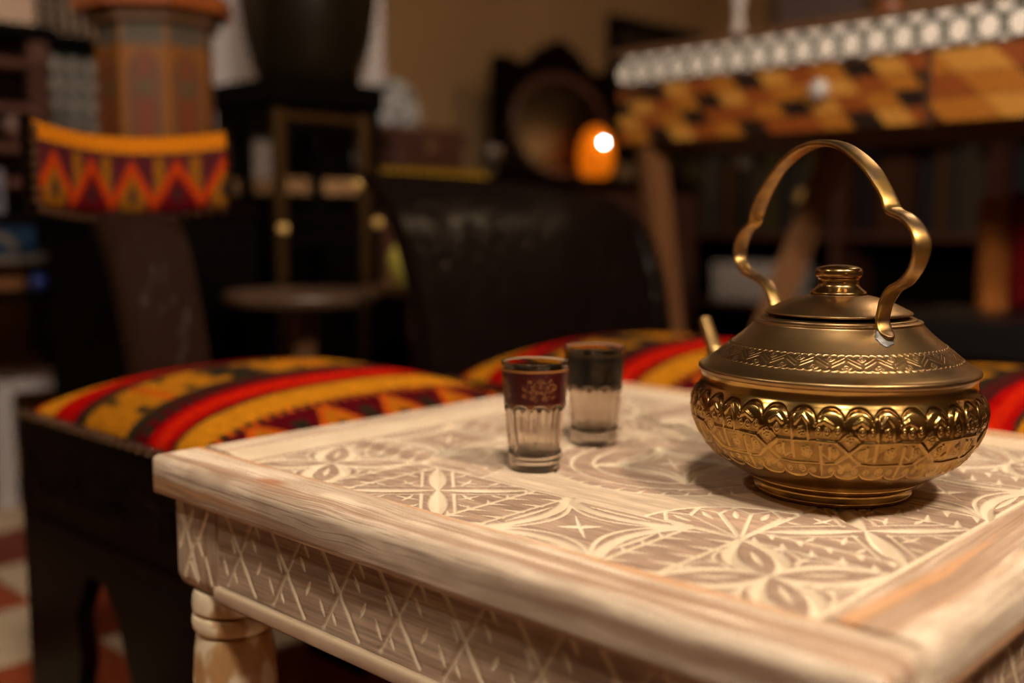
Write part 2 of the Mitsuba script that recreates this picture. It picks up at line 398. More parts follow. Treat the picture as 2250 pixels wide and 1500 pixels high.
for k in range(36):
    a = math.radians(k * 10)
    c_, s_ = np.array([math.cos(a), math.sin(a)]), np.array([-math.sin(a), math.cos(a)])
    cv.stroke([np.array(MC) + c_ * .100, np.array(MC) + c_ * .091 + s_ * .004], 0.0026, taper=.9)
    if k % 2: cv.stroke([np.array(MC) + c_ * .082, np.array(MC) + c_ * .089 - s_ * .004], 0.0024, taper=.9)
r45 = 0.064 * math.sqrt(.5)
star(MC[0] - r45, MC[1] - r45, 2 * r45, 2 * r45)
cut = cv.best
inner = (X > w) & (X < PU - w) & (Y > w) & (Y < PV - w)
rr = np.hypot(X - MC[0], Y - MC[1])
field = inner & (fan_mask < .5) & (rr > .100)
grain = fbm2(X * 60, Y * 900, 3, 3)
grain2 = fbm2(X * 18, Y * 160, 3, 5)
blot = fbm2(X * 16, Y * 16, 4, 9)
ground = lerp((0.225, 0.148, 0.108), (0.35, 0.245, 0.18), sstep(.3, .7, grain2 * .6 + blot * .4))
ground[field] = lerp((0.42, 0.325, 0.235), (0.50, 0.395, 0.295), sstep(.35, .65, grain2))[field]
ground[inner & ~field] = (ground * 1.15)[inner & ~field]
ground *= (0.86 + 0.28 * sstep(.3, .75, grain))[..., None]
cream = lerp((0.51, 0.42, 0.31), (0.62, 0.525, 0.40), sstep(.3, .7, blot))
col = lerp(ground, np.zeros(3), np.zeros_like(X)) * (1 - sstep(.05, .35, cut))[..., None] + cream * sstep(.05, .35, cut)[..., None]
Z = H - cv.depth * 1.75 + 0.00025 * (grain - .5) + 0.0002 * (blot - .5)
put('carved_panel', grid(np.stack([X, Y, Z], -1)), 'm_vertex_matte', table, True, color=col.reshape(-1, 3), label='chip-carved top panel with stars, flowers and a central medallion')


def rail(p0, p1, inward, width, chamfer, ends):
    """Frame board from p0 to p1 (its outer edge), rounded outside, bevelled down to the panel inside."""
    p0, p1, inward = (np.array(v, float) for v in (p0, p1, inward))
    L = np.linalg.norm(p1 - p0); d = (p1 - p0) / L
    top, bot, r = 0.0055, -0.0275, 0.011
    a = np.linspace(0, np.pi / 2, 10)
    sec = [(0.02, bot), (0.006, bot), (0.002, bot + 0.0015), (0.0, bot + 0.006)]
    sec += [(r * (1 - math.cos(t)) * 1.0, top - r + r * math.sin(t) - 0.0) for t in a]
    flat = width - chamfer
    sec += [(r + (flat - r) * t, top + 0.0006 * math.sin(t * 3.1)) for t in np.linspace(0.12, 0.98, 12)]
    sec += [(flat + chamfer * t, top - (top + 0.0012) * t) for t in np.linspace(0.05, 1, 8)]
    sec += [(width + 0.003, -0.004), (width + 0.003, bot)]
    sec = np.array(sec)
    per = np.r_[0, np.cumsum(np.linalg.norm(np.diff(sec, axis=0), axis=1))]
    xs = np.unique(np.r_[np.linspace(0, 0.012, 8), np.linspace(0.012, L - 0.012, 90), np.linspace(L - 0.012, L, 8)])
    V = np.zeros((len(xs), len(sec), 3)); UV = np.zeros((len(xs), len(sec), 2))
    for i, x in enumerate(xs):
        e = min(x if ends[0] else 9, L - x if ends[1] else 9)
        ins = 0.012 - math.sqrt(max(0.012 ** 2 - max(0.012 - e, 0) ** 2, 0)) if e < 0.012 else 0
        s = np.maximum(sec[:, 0], ins * 0.8)
        z = np.clip(sec[:, 1], bot + ins * .3, top - ins * .55)
        V[i] = p0 + d * x + inward * s[:, None]
        V[i, :, 2] = H + z
        UV[i, :, 0], UV[i, :, 1] = x, per + 2.0 * (sec[:, 0] > flat + 0.001)
    cap0, cap1 = V[:1].mean(1, keepdims=True), V[-1:].mean(1, keepdims=True)
    V = np.concatenate([np.repeat(cap0, len(sec), 1), V, np.repeat(cap1, len(sec), 1)])
    UV = np.concatenate([UV[:1], UV, UV[-1:]])
    m = grid(V)
    if np.cross(d, inward)[2] < 0: m.invert()
    return m, UV.reshape(-1, 2)


for p0, p1, inw, wd, ch, ends, off in (((-FWL, -FWF), (PU + FWR, -FWF), (0, 1, 0), FWF, 0.006, (1, 1), 0.0), ((PU + FWR, PV + FWB), (-FWL, PV + FWB), (0, -1, 0), FWB, 0.024, (1, 1), 3.3),
                                       ((PU + FWR, 0.0), (PU + FWR, PV), (-1, 0, 0), FWR, 0.010, (0, 0), 1.7), ((-FWL, PV), (-FWL, 0.0), (1, 0, 0), FWL, 0.032, (0, 0), 5.1)):
    m, uv = rail((*p0, 0), (*p1, 0), inw, wd, ch, ends)
    put('frame_rail', m, 'm_washed_wood', table, True, uv=uv + [off, 0])

ZB = H - 0.026
put('underboard', cbox([-0.03, -0.02, ZB - 0.012], [PU + 0.03, PV + 0.03, H - 0.0062], 0.002), 'm_light_wood', table)


def lattice(cv_, x0, x1, z0, z1, per=0.062):
    hgt = z1 - z0
    k = per * .55
    n = int((x1 - x0 + hgt) / per) + 2
    for i in range(-1, n):
        x = x0 + i * per + .012
        cv_.line((x - .004, z1), (x + .043, z0), 0.0024, n=6, depth=.0015)
        cv_.gain = .24  # these cuts catch less light, so they are drawn duller
        cv_.line((x + .004, z0), (x + .047, z1), 0.0032, n=6, depth=.0014)
        cv_.gain = 1.0
        cx, cz = x + .0235, (z0 + z1) / 2
        for sx, sz, dx, dz in ((-.013, .006, .006, -.012), (.006, -.010, .008, -.014), (.016, .012, .006, -.011), (-.010, -.018, .005, -.011), (.028, -.004, -.006, -.012), (.021, .022, .006, -.010), (-.024, -.012, .006, -.014)):
            cv_.line((cx + sx, cz + sz), (cx + sx + dx, cz + sz + dz), 0.0022, lens=True, depth=.0013)


def wood_color(x, y, best, seed=0):
    g, g2, b = fbm2(x * 20, y * 700, 3, seed), fbm2(x * 7, y * 120, 3, seed + 1), fbm2(x * 25, y * 25, 3, seed + 2)
    c = lerp((0.29, 0.19, 0.13), (0.44, 0.335, 0.25), sstep(.3, .65, b * .6 + g2 * .4))
    c = c * (0.80 + .4 * sstep(.3, .7, g))[..., None]
    dark = sstep(.50, .64, g2) * .75
    c = lerp((1, 1, 1), (0.62, 0.5, 0.42), dark) * c
    cr = sstep(.05, .35, best)
    return c * (1 - cr)[..., None] + np.array([0.68, 0.58, 0.43]) * cr[..., None]


def apron(o, d, n_, L, seed):
    """Carved board from o along d, facing outwards n_."""
    o, d, n_ = (np.array(v, float) for v in (o, d, n_))
    z0, z1 = -0.1035, -0.024
    nx = int(L / 0.0010)
    A, B = np.meshgrid(np.linspace(0, L, nx), np.linspace(z0 + .014, z1, 90), indexing='ij')
    c_ = Carver(A, B)
    lattice(c_, 0, L, z0 + .018, z1 + .004)
    V = o + d * A[..., None] - n_ * (c_.depth[..., None])
    V[..., 2] = H + B
    col = wood_color(A, B, c_.best, seed)
    # bead along the lower edge, standing proud, then the underside and back
    sec = [(-0.020, z1), (-0.020, z0), (0.0015, z0), (0.003, z0 + .002), (0.0032, z0 + .009), (0.0022, z0 + .0125), (0.0, z0 + .014)]
    S = np.zeros((nx, len(sec), 3))
    for j, (s, z) in enumerate(sec):
        S[:, j] = o + d * np.linspace(0, L, nx)[:, None] + n_ * s
        S[:, j, 2] = H + z
    cs = wood_color(np.broadcast_to(np.linspace(0, L, nx)[:, None], S.shape[:2]) + .3, np.broadcast_to(np.linspace(0, .02, len(sec))[None], S.shape[:2]), np.zeros(S.shape[:2]), seed + 5)
    cs[:, 5] = (0.62, 0.50, 0.36); cs[:, 4] = cs[:, 4] * .5 + np.array([0.60, 0.46, 0.32]) * .5
    m = grid(np.concatenate([S, V], 1))
    if np.dot(np.cross(d, [0, 0, 1]), n_) < 0: m.invert()
    return m, np.concatenate([cs, col], 1).reshape(-1, 3)


BX0, BX1, BY0, BY1 = -0.048, PU + 0.040, -0.040, PV + 0.048   # outer faces of the corner blocks
BS = 0.066
for o, d, n_, L, sd in (((BX0 + BS - .006, BY0 + .002, 0), (1, 0, 0), (0, -1, 0), BX1 - BX0 - 2 * BS + .012, 1), ((BX1 - .002, BY0 + BS - .006, 0), (0, 1, 0), (1, 0, 0), BY1 - BY0 - 2 * BS + .012, 21),
                        ((BX1 - BS + .006, BY1 - .002, 0), (-1, 0, 0), (0, 1, 0), BX1 - BX0 - 2 * BS + .012, 41), ((BX0 + .002, BY1 - BS + .006, 0), (0, -1, 0), (-1, 0, 0), BY1 - BY0 - 2 * BS + .012, 61)):
    m, c = apron(o, d, n_, L, sd)
    put('apron', m, 'm_vertex_matte', table, True, color=c)


def corner_block(cx, cy, seed):
    """Square block with rounded corners and carved faces; grid of perimeter x height."""
    s, r, nP = BS / 2, 0.006, 320
    t = np.linspace(0, 8 * s, nP, endpoint=False)
    pts = np.zeros((nP, 2)); nor = np.zeros((nP, 2))
    for i, q in enumerate(t):
        f, a = int(q // (2 * s)), q % (2 * s) - s
        p = np.array([a, -s]); n_ = np.array([0, -1.0])
        e = abs(a) - (s - r)
        if e > 0:
            th = e / r * np.pi / 4
            p = np.array([math.copysign(s - r + r * math.sin(th), a), -s + r - r * math.cos(th)]); n_ = np.array([math.copysign(math.sin(th), a), -math.cos(th)])
        R_ = np.array([[math.cos(f * np.pi / 2), -math.sin(f * np.pi / 2)], [math.sin(f * np.pi / 2), math.cos(f * np.pi / 2)]])
        pts[i], nor[i] = R_ @ p, R_ @ n_
    zs = np.linspace(-0.105, -0.022, 80)
    A, B = np.meshgrid(t, zs, indexing='ij')
    c_ = Carver(A, B)
    for f in range(4):
        x = f * 2 * s
        for (a, za, b, zb) in ((.006, -.034, .016, -.052), (.016, -.052, .008, -.068), (.012, -.034, .036, -.090), (.030, -.036, .020, -.052), (.036, -.056, .043, -.068), (.026, -.078, .034, -.094), (.030, -.062, .014, -.092), (.052, -.034, .036, -.06), (.048, -.07, .056, -.09)):
            c_.line((x + a, za), (x + b, zb), 0.0024, n=5, depth=.0014)
    e = np.clip((-0.105 + 0.016 - B) / 0.016, 0, 1)
    ins = 0.014 * (1 - np.sqrt(1 - e ** 2)) + c_.depth
    V = np.zeros((nP, len(zs), 3))
    V[..., :2] = pts[:, None] - nor[:, None] * ins[..., None] + [cx, cy]
    V[..., 2] = H + B
    col = wood_color(B * 1.0 + seed, A, c_.best, seed)
    lo = V[:, :1].copy(); lo[..., :2] = [cx, cy]; hi = V[:, -1:].copy(); hi[..., :2] = [cx, cy]
    return grid(np.concatenate([lo, V, hi], 1), close_u=True), np.concatenate([col[:, :1], col, col[:, -1:]], 1).reshape(-1, 3)


leg_prof = [(0, -H), (0.017, -H), (0.021, -H + .006), (0.021, -H + .02), (0.016, -H + .03), (0.022, -H + .05), (0.026, -H + .10), (0.0325, -H + .20), (0.0345, -0.21), (0.0343, -0.18), (0.0325, -0.155), (0.0305, -0.142),
            (0.0265, -0.1405), (0.0265, -0.139), (0.0318, -0.1385), (0.0333, -0.136), (0.0340, -0.132), (0.0336, -0.127), (0.0325, -0.1245), (0.0285, -0.1235), (0.0282, -0.122), (0.0330, -0.121), (0.0333, -0.116), (0.0327, -0.109), (0.031, -0.1035), (0, -0.1035)]
lp = []
for a, b in zip(leg_prof[:-1], leg_prof[1:]): lp += [tuple(np.array(a) + (np.array(b) - a) * t) for t in np.linspace(0, 1, 5)[:-1]]
lp.append(leg_prof[-1])
for i, (cx, cy) in enumerate(((BX0 + BS / 2, BY0 + BS / 2), (BX1 - BS / 2, BY0 + BS / 2), (BX1 - BS / 2, BY1 - BS / 2), (BX0 + BS / 2, BY1 - BS / 2))):
    m = lathe(lp, 120)
    ang = np.repeat(np.arange(120) / 120 * 2 * np.pi, len(lp)); zz = np.array(m.vertices[:, 2])
    bl = meshkit.fbm(np.stack([np.cos(ang) * 1.6, np.sin(ang) * 1.6, zz * 22], -1), 4, 30 + i)
    bl2 = meshkit.fbm(np.stack([np.cos(ang) * 12, np.sin(ang) * 12, zz * 30], -1), 3, 50 + i)
    c = lerp((0.70, 0.60, 0.44), (0.42, 0.24, 0.10), sstep(.50, .60, bl)) * (0.9 + .2 * bl2)[:, None]
    k = put('leg', moved(m, cx, cy, H), 'm_vertex_wood', table, 35 and True, color=c)
    m, c = corner_block(cx, cy, 70 + i)
    put('corner_block', m, 'm_vertex_matte', k, True, color=c)

# ------------------------------------------------------------------ the brass teapot
TP = np.array([0.3855, 0.2505, H + 0.0004])
pot = thing('teapot', 'round engraved brass teapot with a tall looped handle standing on the carved coffee table', 'teapot')
BR, BRTOP, DK = np.array((0.52, 0.315, 0.088)), np.array((0.315, 0.20, 0.11)), np.array((0.22, 0.11, 0.03))


def emboss_body(A, S):
    """Height (metres) of the chased decoration: A = angle in repeats (0..1 per unit), S = 0 at the lower and 1 at the upper border."""
    h = np.zeros_like(A); a = A % 1.0
    def seg(x0, s0, x1, s1, wd=.022, amp=1.0, ridge=True):
        nonlocal h
        for sh in (-1, 0, 1):
            dx, ds = (x1 - x0) * 1.25, (s1 - s0)
            t = np.clip((((a + sh - x0) * 1.25) * dx + (S - s0) * ds) / (dx * dx + ds * ds + 1e-12), 0, 1)
            dist = np.hypot((a + sh - x0) * 1.25 - t * dx, S - s0 - t * ds)
            h = np.maximum(h, amp * np.exp(-(dist / wd) ** 2)); h = h - .55 * amp * np.exp(-((dist - 2.1 * wd) / (wd * .8)) ** 2) * (h < .3 * amp)
    def boss(x, s, r=.03, amp=1.0):
        nonlocal h
        for sh in (-1, 0, 1):
            d = np.hypot((a + sh - x) * 1.25, S - s)
            h = np.maximum(h, amp * np.exp(-(d / r) ** 2)); h = np.maximum(h, .55 * amp * np.exp(-((d - 2.0 * r) / (r * .45)) ** 2))
    def leaf4(x, s, r=.035):
        for k in range(5):
            t = k / 5 * 2 * np.pi; boss(x + r * math.cos(t) / 1.25, s + r * math.sin(t), .017, .9)
        boss(x, s, .015, .9)
    # X with a lozenge above and below it
    for sx in (1, -1):
        seg(0, .46, sx * .145, .60, .030); seg(0, .46, sx * .145, .32, .030); seg(sx * .145, .60, sx * .06, .68, .02, .4); seg(sx * .145, .32, sx * .05, .24, .02, .4)
        seg(sx * .145, .60, sx * .155, .60); seg(sx * .145, .32, sx * .30, .30)
    seg(.155, .60, .50, .61); seg(.62, .61, .845, .60); seg(.155, .605, .845, .612, .014, .5)
    seg(.30, .30, .70, .315, .022); seg(.33, .37, .33, .88, .026); seg(.67, .10, .67, .56, .026)
    seg(.22, .37, .33, .46, .018, .7); seg(.22, .37, .22, .55, .018, .7); seg(.78, .37, .67, .46, .018, .7); seg(.78, .37, .78, .55, .018, .7)
    seg(.33, .64, .33, .80, .02); seg(.36, .80, .44, .90, .02, .8); seg(.44, .90, .52, .80, .02, .8); seg(.52, .80, .52, .64, .02, .8)
    leaf4(.44, .70); leaf4(.0, .645, .042); leaf4(.5, .46, .05); leaf4(.17, .46, .036); leaf4(.83, .46, .036); leaf4(.0, .27, .03)
    boss(.14, .72, .024); boss(.74, .72, .024); boss(.86, .73, .022); boss(.26, .72, .02); boss(.64, .72, .02)
    boss(.10, .20, .022); boss(.25, .19, .022); boss(.42, .20, .026); boss(.56, .19, .022); boss(.80, .19, .024); boss(.92, .20, .02)
    seg(.05, .80, .13, .86, .026, .8); seg(.13, .86, .20, .80, .026, .8); seg(.60, .8, .70, .845, .026, .7); seg(.70, .845, .80, .79, .026, .7)
    # arches along the top border, scallops along the lower one
    b = (a * 3.0 + .18) % 1.0 - .5
    arch = .985 - .20 * (1 - np.sqrt(np.clip(1 - (b * 2) ** 2, 0, 1)))
    inside = 1 / (1 + np.exp(-(arch - S) / .012))
    puff = sstep(.005, .05, arch - S) * sstep(.70, .86, S) * (.55 + .45 * (1 - (b * 2) ** 2).clip(0, 1))
    h = h * sstep(0.0, .10, arch - S) + puff * .55 - .60 * np.exp(-((S - arch - .012) / .018) ** 2)
    b2 = (a * 3.0 + .5) % 1.0 - .5
    sc = .03 + .12 * (1 - np.sqrt(np.clip(1 - (b2 * 2) ** 2, 0, 1)))
    h = h * sstep(.0, .05, S - sc) + .7 * np.exp(-((S - sc - .02) / .018) ** 2)
    stip = meshkit.noise(np.stack([A * 90, S * 70, 0 * S], -1), 3) * .14 * (h < .25) * sstep(.05, .2, S) * (1 - sstep(.6, .78, S))
    return h + stip


def emboss_cone(A, S):
    h = np.zeros_like(A); a = A % 1.0
    for s0, flip in ((.93, 1), (.07, -1)):
        b = (A * 4) % 1.0 - .5
        arcv = s0 - flip * .10 * (1 - np.sqrt(np.clip(1 - (b * 2) ** 2, 0, 1)))
        h = np.maximum(h, np.exp(-((S - arcv) / .028) ** 2))
    z = np.abs(a - .5) * 2
    for off, amp in ((.0, .8), (.10, -.8), (.17, .6)):
        line = .30 + .40 * z + off - .06
        m_ = (sstep(.06, .16, z) * (1 - sstep(.86, .97, z)))
        h = h + amp * np.exp(-((S - line) / .03) ** 2) * m_ * (S > .16) * (S < .84)
    for x, s in ((.5, .70), (0, .26), (1, .26)):
        d = np.hypot((a - x) * .95, (S - s) * .75)
        h = np.maximum(h, .8 * np.exp(-(d / .035) ** 2)); h = np.maximum(h, np.exp(-((d - .085) / .02) ** 2) * .7)
        for q in (-1, 1):
            d = np.hypot((a - x + q * .10) * .95, (S - s) * .75); h = np.maximum(h, .6 * np.exp(-((d - .03) / .018) ** 2))
    return h


def surf(prof, nA, nS, emb=None, srange=None, rep=1, amp=0.0, phase=0.0, patina=0.0, seed=0):
    """Lathed brass surface from (r, z) profile points, with chased relief between two profile heights."""
    p = np.asarray(prof, float)
    if emb is not None:                          # even steps along the profile
        p = spline(prof, 4000)
        arc_ = np.r_[0, np.cumsum(np.linalg.norm(np.diff(p, axis=0), axis=1))]
        p = np.stack([np.interp(np.linspace(0, arc_[-1], nS), arc_, p[:, k]) for k in (0, 1)], 1)
    nS = len(p)
    ang = np.arange(nA) / nA * 2 * np.pi
    tan = np.gradient(p, axis=0); tan /= np.linalg.norm(tan, axis=1, keepdims=True)
    nor = np.stack([tan[:, 1], -tan[:, 0]], 1)
    A, S = np.meshgrid(ang / (2 * np.pi) * rep + phase, np.linspace(0, 1, nS), indexing='ij')
    h = np.zeros_like(A)
    if emb is not None:
        lo, hi = srange
        Q_ = (S - lo) / (hi - lo)
        on = (Q_ > -.02) & (Q_ < 1.03)
        h = np.where(on, emb(A, np.clip(Q_, -.05, 1.05)), 0) * sstep(-.02, .01, Q_) * (1 - sstep(1.0, 1.03, Q_))
    P = p[None] + nor[None] * (h * amp)[..., None]
    V = np.stack([P[..., 0] * np.cos(ang)[:, None], P[..., 0] * np.sin(ang)[:, None], P[..., 1]], -1)
    nz = meshkit.fbm(V * 55, 4, seed); nz2 = meshkit.fbm(V * np.array([30, 30, 260]), 3, seed + 1)
    zf = sstep(0.03, 0.11, V[..., 2])
    pat = np.clip(patina + .25 * zf * 0 + .7 * (nz - .5) + .25 * (nz2 - .5), 0, 1)
    col = lerp(BR, BRTOP, pat)
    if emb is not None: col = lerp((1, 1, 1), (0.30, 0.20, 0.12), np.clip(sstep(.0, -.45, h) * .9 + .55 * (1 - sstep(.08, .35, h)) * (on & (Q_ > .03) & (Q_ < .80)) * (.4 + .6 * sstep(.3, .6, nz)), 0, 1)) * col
    return grid(V, close_u=True), col.reshape(-1, 3)


body_prof = [(0.0585, 0.0115), (0.066, 0.0150), (0.0785, 0.0225), (0.0890, 0.0310), (0.0965, 0.0415), (0.1010, 0.0510), (0.1030, 0.0600), (0.1028, 0.0655), (0.1012, 0.0715), (0.0984, 0.0765), (0.0965, 0.0800), (0.0960, 0.0845), (0.0968, 0.0878)]
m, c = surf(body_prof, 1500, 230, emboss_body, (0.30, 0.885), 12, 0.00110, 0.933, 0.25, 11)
k_body = put('body', moved(m, *TP), 'm_brass_pot', pot, True, color=c)
foot = [(0.0, 0.002), (0.050, 0.002), (0.0535, 0.0), (0.0552, 0.0008), (0.0558, 0.0025), (0.0550, 0.0045), (0.0545, 0.0075), (0.0560, 0.0095), (0.0600, 0.0105), (0.0615, 0.0122), (0.0600, 0.0135), (0.050, 0.013)]
m, c = surf(spline(foot, 60), 160, 60, patina=.15, seed=3)
put('foot', moved(m, *TP), 'm_brass_pot', pot, True, color=c)
cone_prof = [(0.0960, 0.0868), (0.0975, 0.0880), (0.0982, 0.0893), (0.0984, 0.0908), (0.0975, 0.0922), (0.0945, 0.0938), (0.0905, 0.0962), (0.0855, 0.1000), (0.0790, 0.1055), (0.0720, 0.1110), (0.0655, 0.1165), (0.0605, 0.1215), (0.0585, 0.1238), (0.0588, 0.1250), (0.0572, 0.1258), (0.0550, 0.1262), (0.0546, 0.1270), (0.0528, 0.1276), (0.0490, 0.1274), (0.0470, 0.1240)]
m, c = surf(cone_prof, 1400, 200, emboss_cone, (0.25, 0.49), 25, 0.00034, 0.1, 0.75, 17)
put('shoulder', moved(m, *TP), 'm_brass_satin', pot, True, color=c, label='conical shoulder with a band of chased scrolls')
lid_prof = [(0.044, 0.1300), (0.0500, 0.1298), (0.0514, 0.1303), (0.0516, 0.1312), (0.0502, 0.1322), (0.0470, 0.1338), (0.0400, 0.1372), (0.0320, 0.1402), (0.0250, 0.1422), (0.0205, 0.1432), (0.0200, 0.1438)]
m, c = surf(spline(lid_prof, 60), 160, 60, patina=.85, seed=23)
k = put('lid', moved(m, *TP), 'm_brass_satin', pot, True, color=c)
knob_prof = [(0.0195, 0.1436), (0.0199, 0.1448), (0.0190, 0.1460), (0.0168, 0.1478), (0.0146, 0.1502), (0.0140, 0.1530), (0.0146, 0.1552), (0.0160, 0.1568), (0.0166, 0.1592), (0.0163, 0.1612), (0.0148, 0.1628), (0.0110, 0.1640), (0.0060, 0.1648), (0.0, 0.1651)]
m, c = surf(spline(knob_prof, 70), 120, 70, patina=.45, seed=29)
put('knob', moved(m, *TP), 'm_brass_pot', k, True, color=c)

PHI = math.radians(-32.6)
HD = np.array([math.cos(PHI), math.sin(PHI), 0]); HN = np.array([-HD[1], HD[0], 0])


def handle_pt(px, py):
    r = ray(px, py); t = ((TP - CAM) @ HN) / (r @ HN); q = CAM + t * r - TP
    return q @ HD, q[2]


hp = [handle_pt(1590 + x / 3.125, 290 + y / 3.125) for x, y in ((372, 1225), (360, 1180), (332, 1100), (290, 1038), (235, 998), (170, 965), (125, 905), (112, 830), (128, 740), (168, 668), (213, 622), (232, 545), (285, 420), (370, 280), (470, 170), (590, 97), (700, 76), (820, 98), (930, 170), (1020, 262), (1088, 370), (1130, 450), (1156, 520), (1190, 555), (1262, 590), (1330, 668), (1360, 755), (1352, 850), (1312, 950), (1250, 1030), (1172, 1080), (1122, 1160), (1100, 1235), (1090, 1300), (1110, 1370), (1165, 1425))]
cone_r = lambda z: np.interp(z, [0.0962, 0.1000, 0.1055, 0.1110, 0.1165, 0.1215, 0.1250], [0.0905, 0.0855, 0.0790, 0.0720, 0.0655, 0.0605, 0.0588])
hp = np.array(hp)
hp = np.vstack([[-cone_r(hp[0, 1] - .012) - .001, hp[0, 1] - .012], hp])
hp[-1, 0] = cone_r(hp[-1, 1]) + .0035
path = spline(hp, 260)
tg = np.gradient(path, axis=0); tg /= np.linalg.norm(tg, axis=1, keepdims=True)
nr = np.stack([tg[:, 1], -tg[:, 0]], 1)
lev = np.linspace(0, 1, len(path))
wid = 0.0052 + 0.0012 * np.sin(lev * np.pi) + 0.0004 * np.sin(lev * 60)
wid[-8:] *= np.sqrt(np.clip(1 - ((np.arange(8) + .5) / 8) ** 2, .02, 1))
thk = np.full(len(path), 0.0021) + .0004 * np.sin(lev * np.pi)
q_ = np.arange(20) / 20 * 2 * np.pi
sq = lambda v: np.sign(v) * np.abs(v) ** 0.6
V = TP + (path[:, None, 0] + nr[:, None, 0] * thk[:, None] * sq(np.cos(q_)))[..., None] * HD + (wid[:, None] * sq(np.sin(q_)))[..., None] * HN
V[..., 2] = TP[2] + path[:, None, 1] + nr[:, None, 1] * thk[:, None] * sq(np.cos(q_))
V = np.concatenate([V[:1].mean(1, keepdims=True).repeat(20, 1), V, V[-1:].mean(1, keepdims=True).repeat(20, 1)])
nz = meshkit.fbm(V * 90, 3, 4)
put('handle', grid(V, close_v=True), 'm_brass_satin', pot, True, color=(lerp(BR * 1.02, BRTOP * 1.05, sstep(.3, .7, nz))).reshape(-1, 3))
sp = []
for k, (s, n_) in enumerate(((hp[-1, 0], 1),)):
    a0 = PHI - .035; zc = hp[-1, 1] + .0005
    zz, aa = np.meshgrid(np.linspace(-.0060, .0060, 22), np.linspace(-.12, .10, 26), indexing='ij')
    e = (zz / .0055) ** 2 + ((aa + .01) / .10) ** 2
    e = e + .5 * (meshkit.noise(np.stack([zz * 500, aa * 30, 0 * aa], -1), 2) - .5)
    bump = .0014 * np.sqrt(np.clip(1 - e, 0, 1)) - .0016 * (e > 1.05)
    R_ = cone_r(zc + zz) + bump
    put('solder', grid(np.stack([TP[0] + R_ * np.cos(a0 + aa), TP[1] + R_ * np.sin(a0 + aa), TP[2] + zc + zz], -1)), 'm_solder', pot, True, label='grey solder at the foot of the handle')
# spout rises on the far side, opposite the handle's near foot
tip = np.array(handle_pt(1549, 702)); mid = np.array(handle_pt(1562, 742)); low = np.array(handle_pt(1572, 775))
s2 = spline([(-0.088, 0.050), (-0.110, 0.056), (low[0] + .004, low[1] - .018), low, mid, tip], 40)
sp3 = TP + s2[:, :1] * HD; sp3[:, 2] = TP[2] + s2[:, 1]
sr = np.interp(np.linspace(0, 1, 40), [0, .3, .7, 1], [0.016, 0.011, 0.0068, 0.0058])
m = tube(sp3, sr, 28, cap=False)
mi_ = tube(sp3[::-1], sr[::-1] - .0012, 28, cap=False)
mm = merge(m, mi_)
put('spout', mm, 'm_brass_dull', pot, True)

# ------------------------------------------------------------------ the tea glasses
def flute_r(th, z, zb=0.013, zt=0.0475):
    """Outer radius of the pressed glass: ten hollow facets with arched tops below a smooth upper part."""
    base = np.interp(z, [0, 0.004, 0.010, 0.014, 0.0475, 0.0800, 0.086], [0.0200, 0.0207, 0.0209, 0.0212, 0.0238, 0.0264, 0.0269])
    n = 10
    f = (th / (2 * np.pi) * n) % 1.0 - .5
    arch_t = zt + 0.0055 * np.sqrt(np.clip(1 - (f * 2) ** 2, 0, 1)); arch_b = zb - 0.003 * np.sqrt(np.clip(1 - (f * 2) ** 2, 0, 1)) + .003
    ins = sstep(0, .0013, arch_t - z) * sstep(0, .0013, z - arch_b) * sstep(.470, .420, np.abs(f))
    hollow = 0.0023 + 0.0003 * (1 - (f * 2) ** 2)
    ridge = .0006 * np.exp(-((z - arch_t) / .0008) ** 2) + .0004 * np.exp(-((z - 0.0085) / .0012) ** 2)
    return base - ins * hollow + ridge


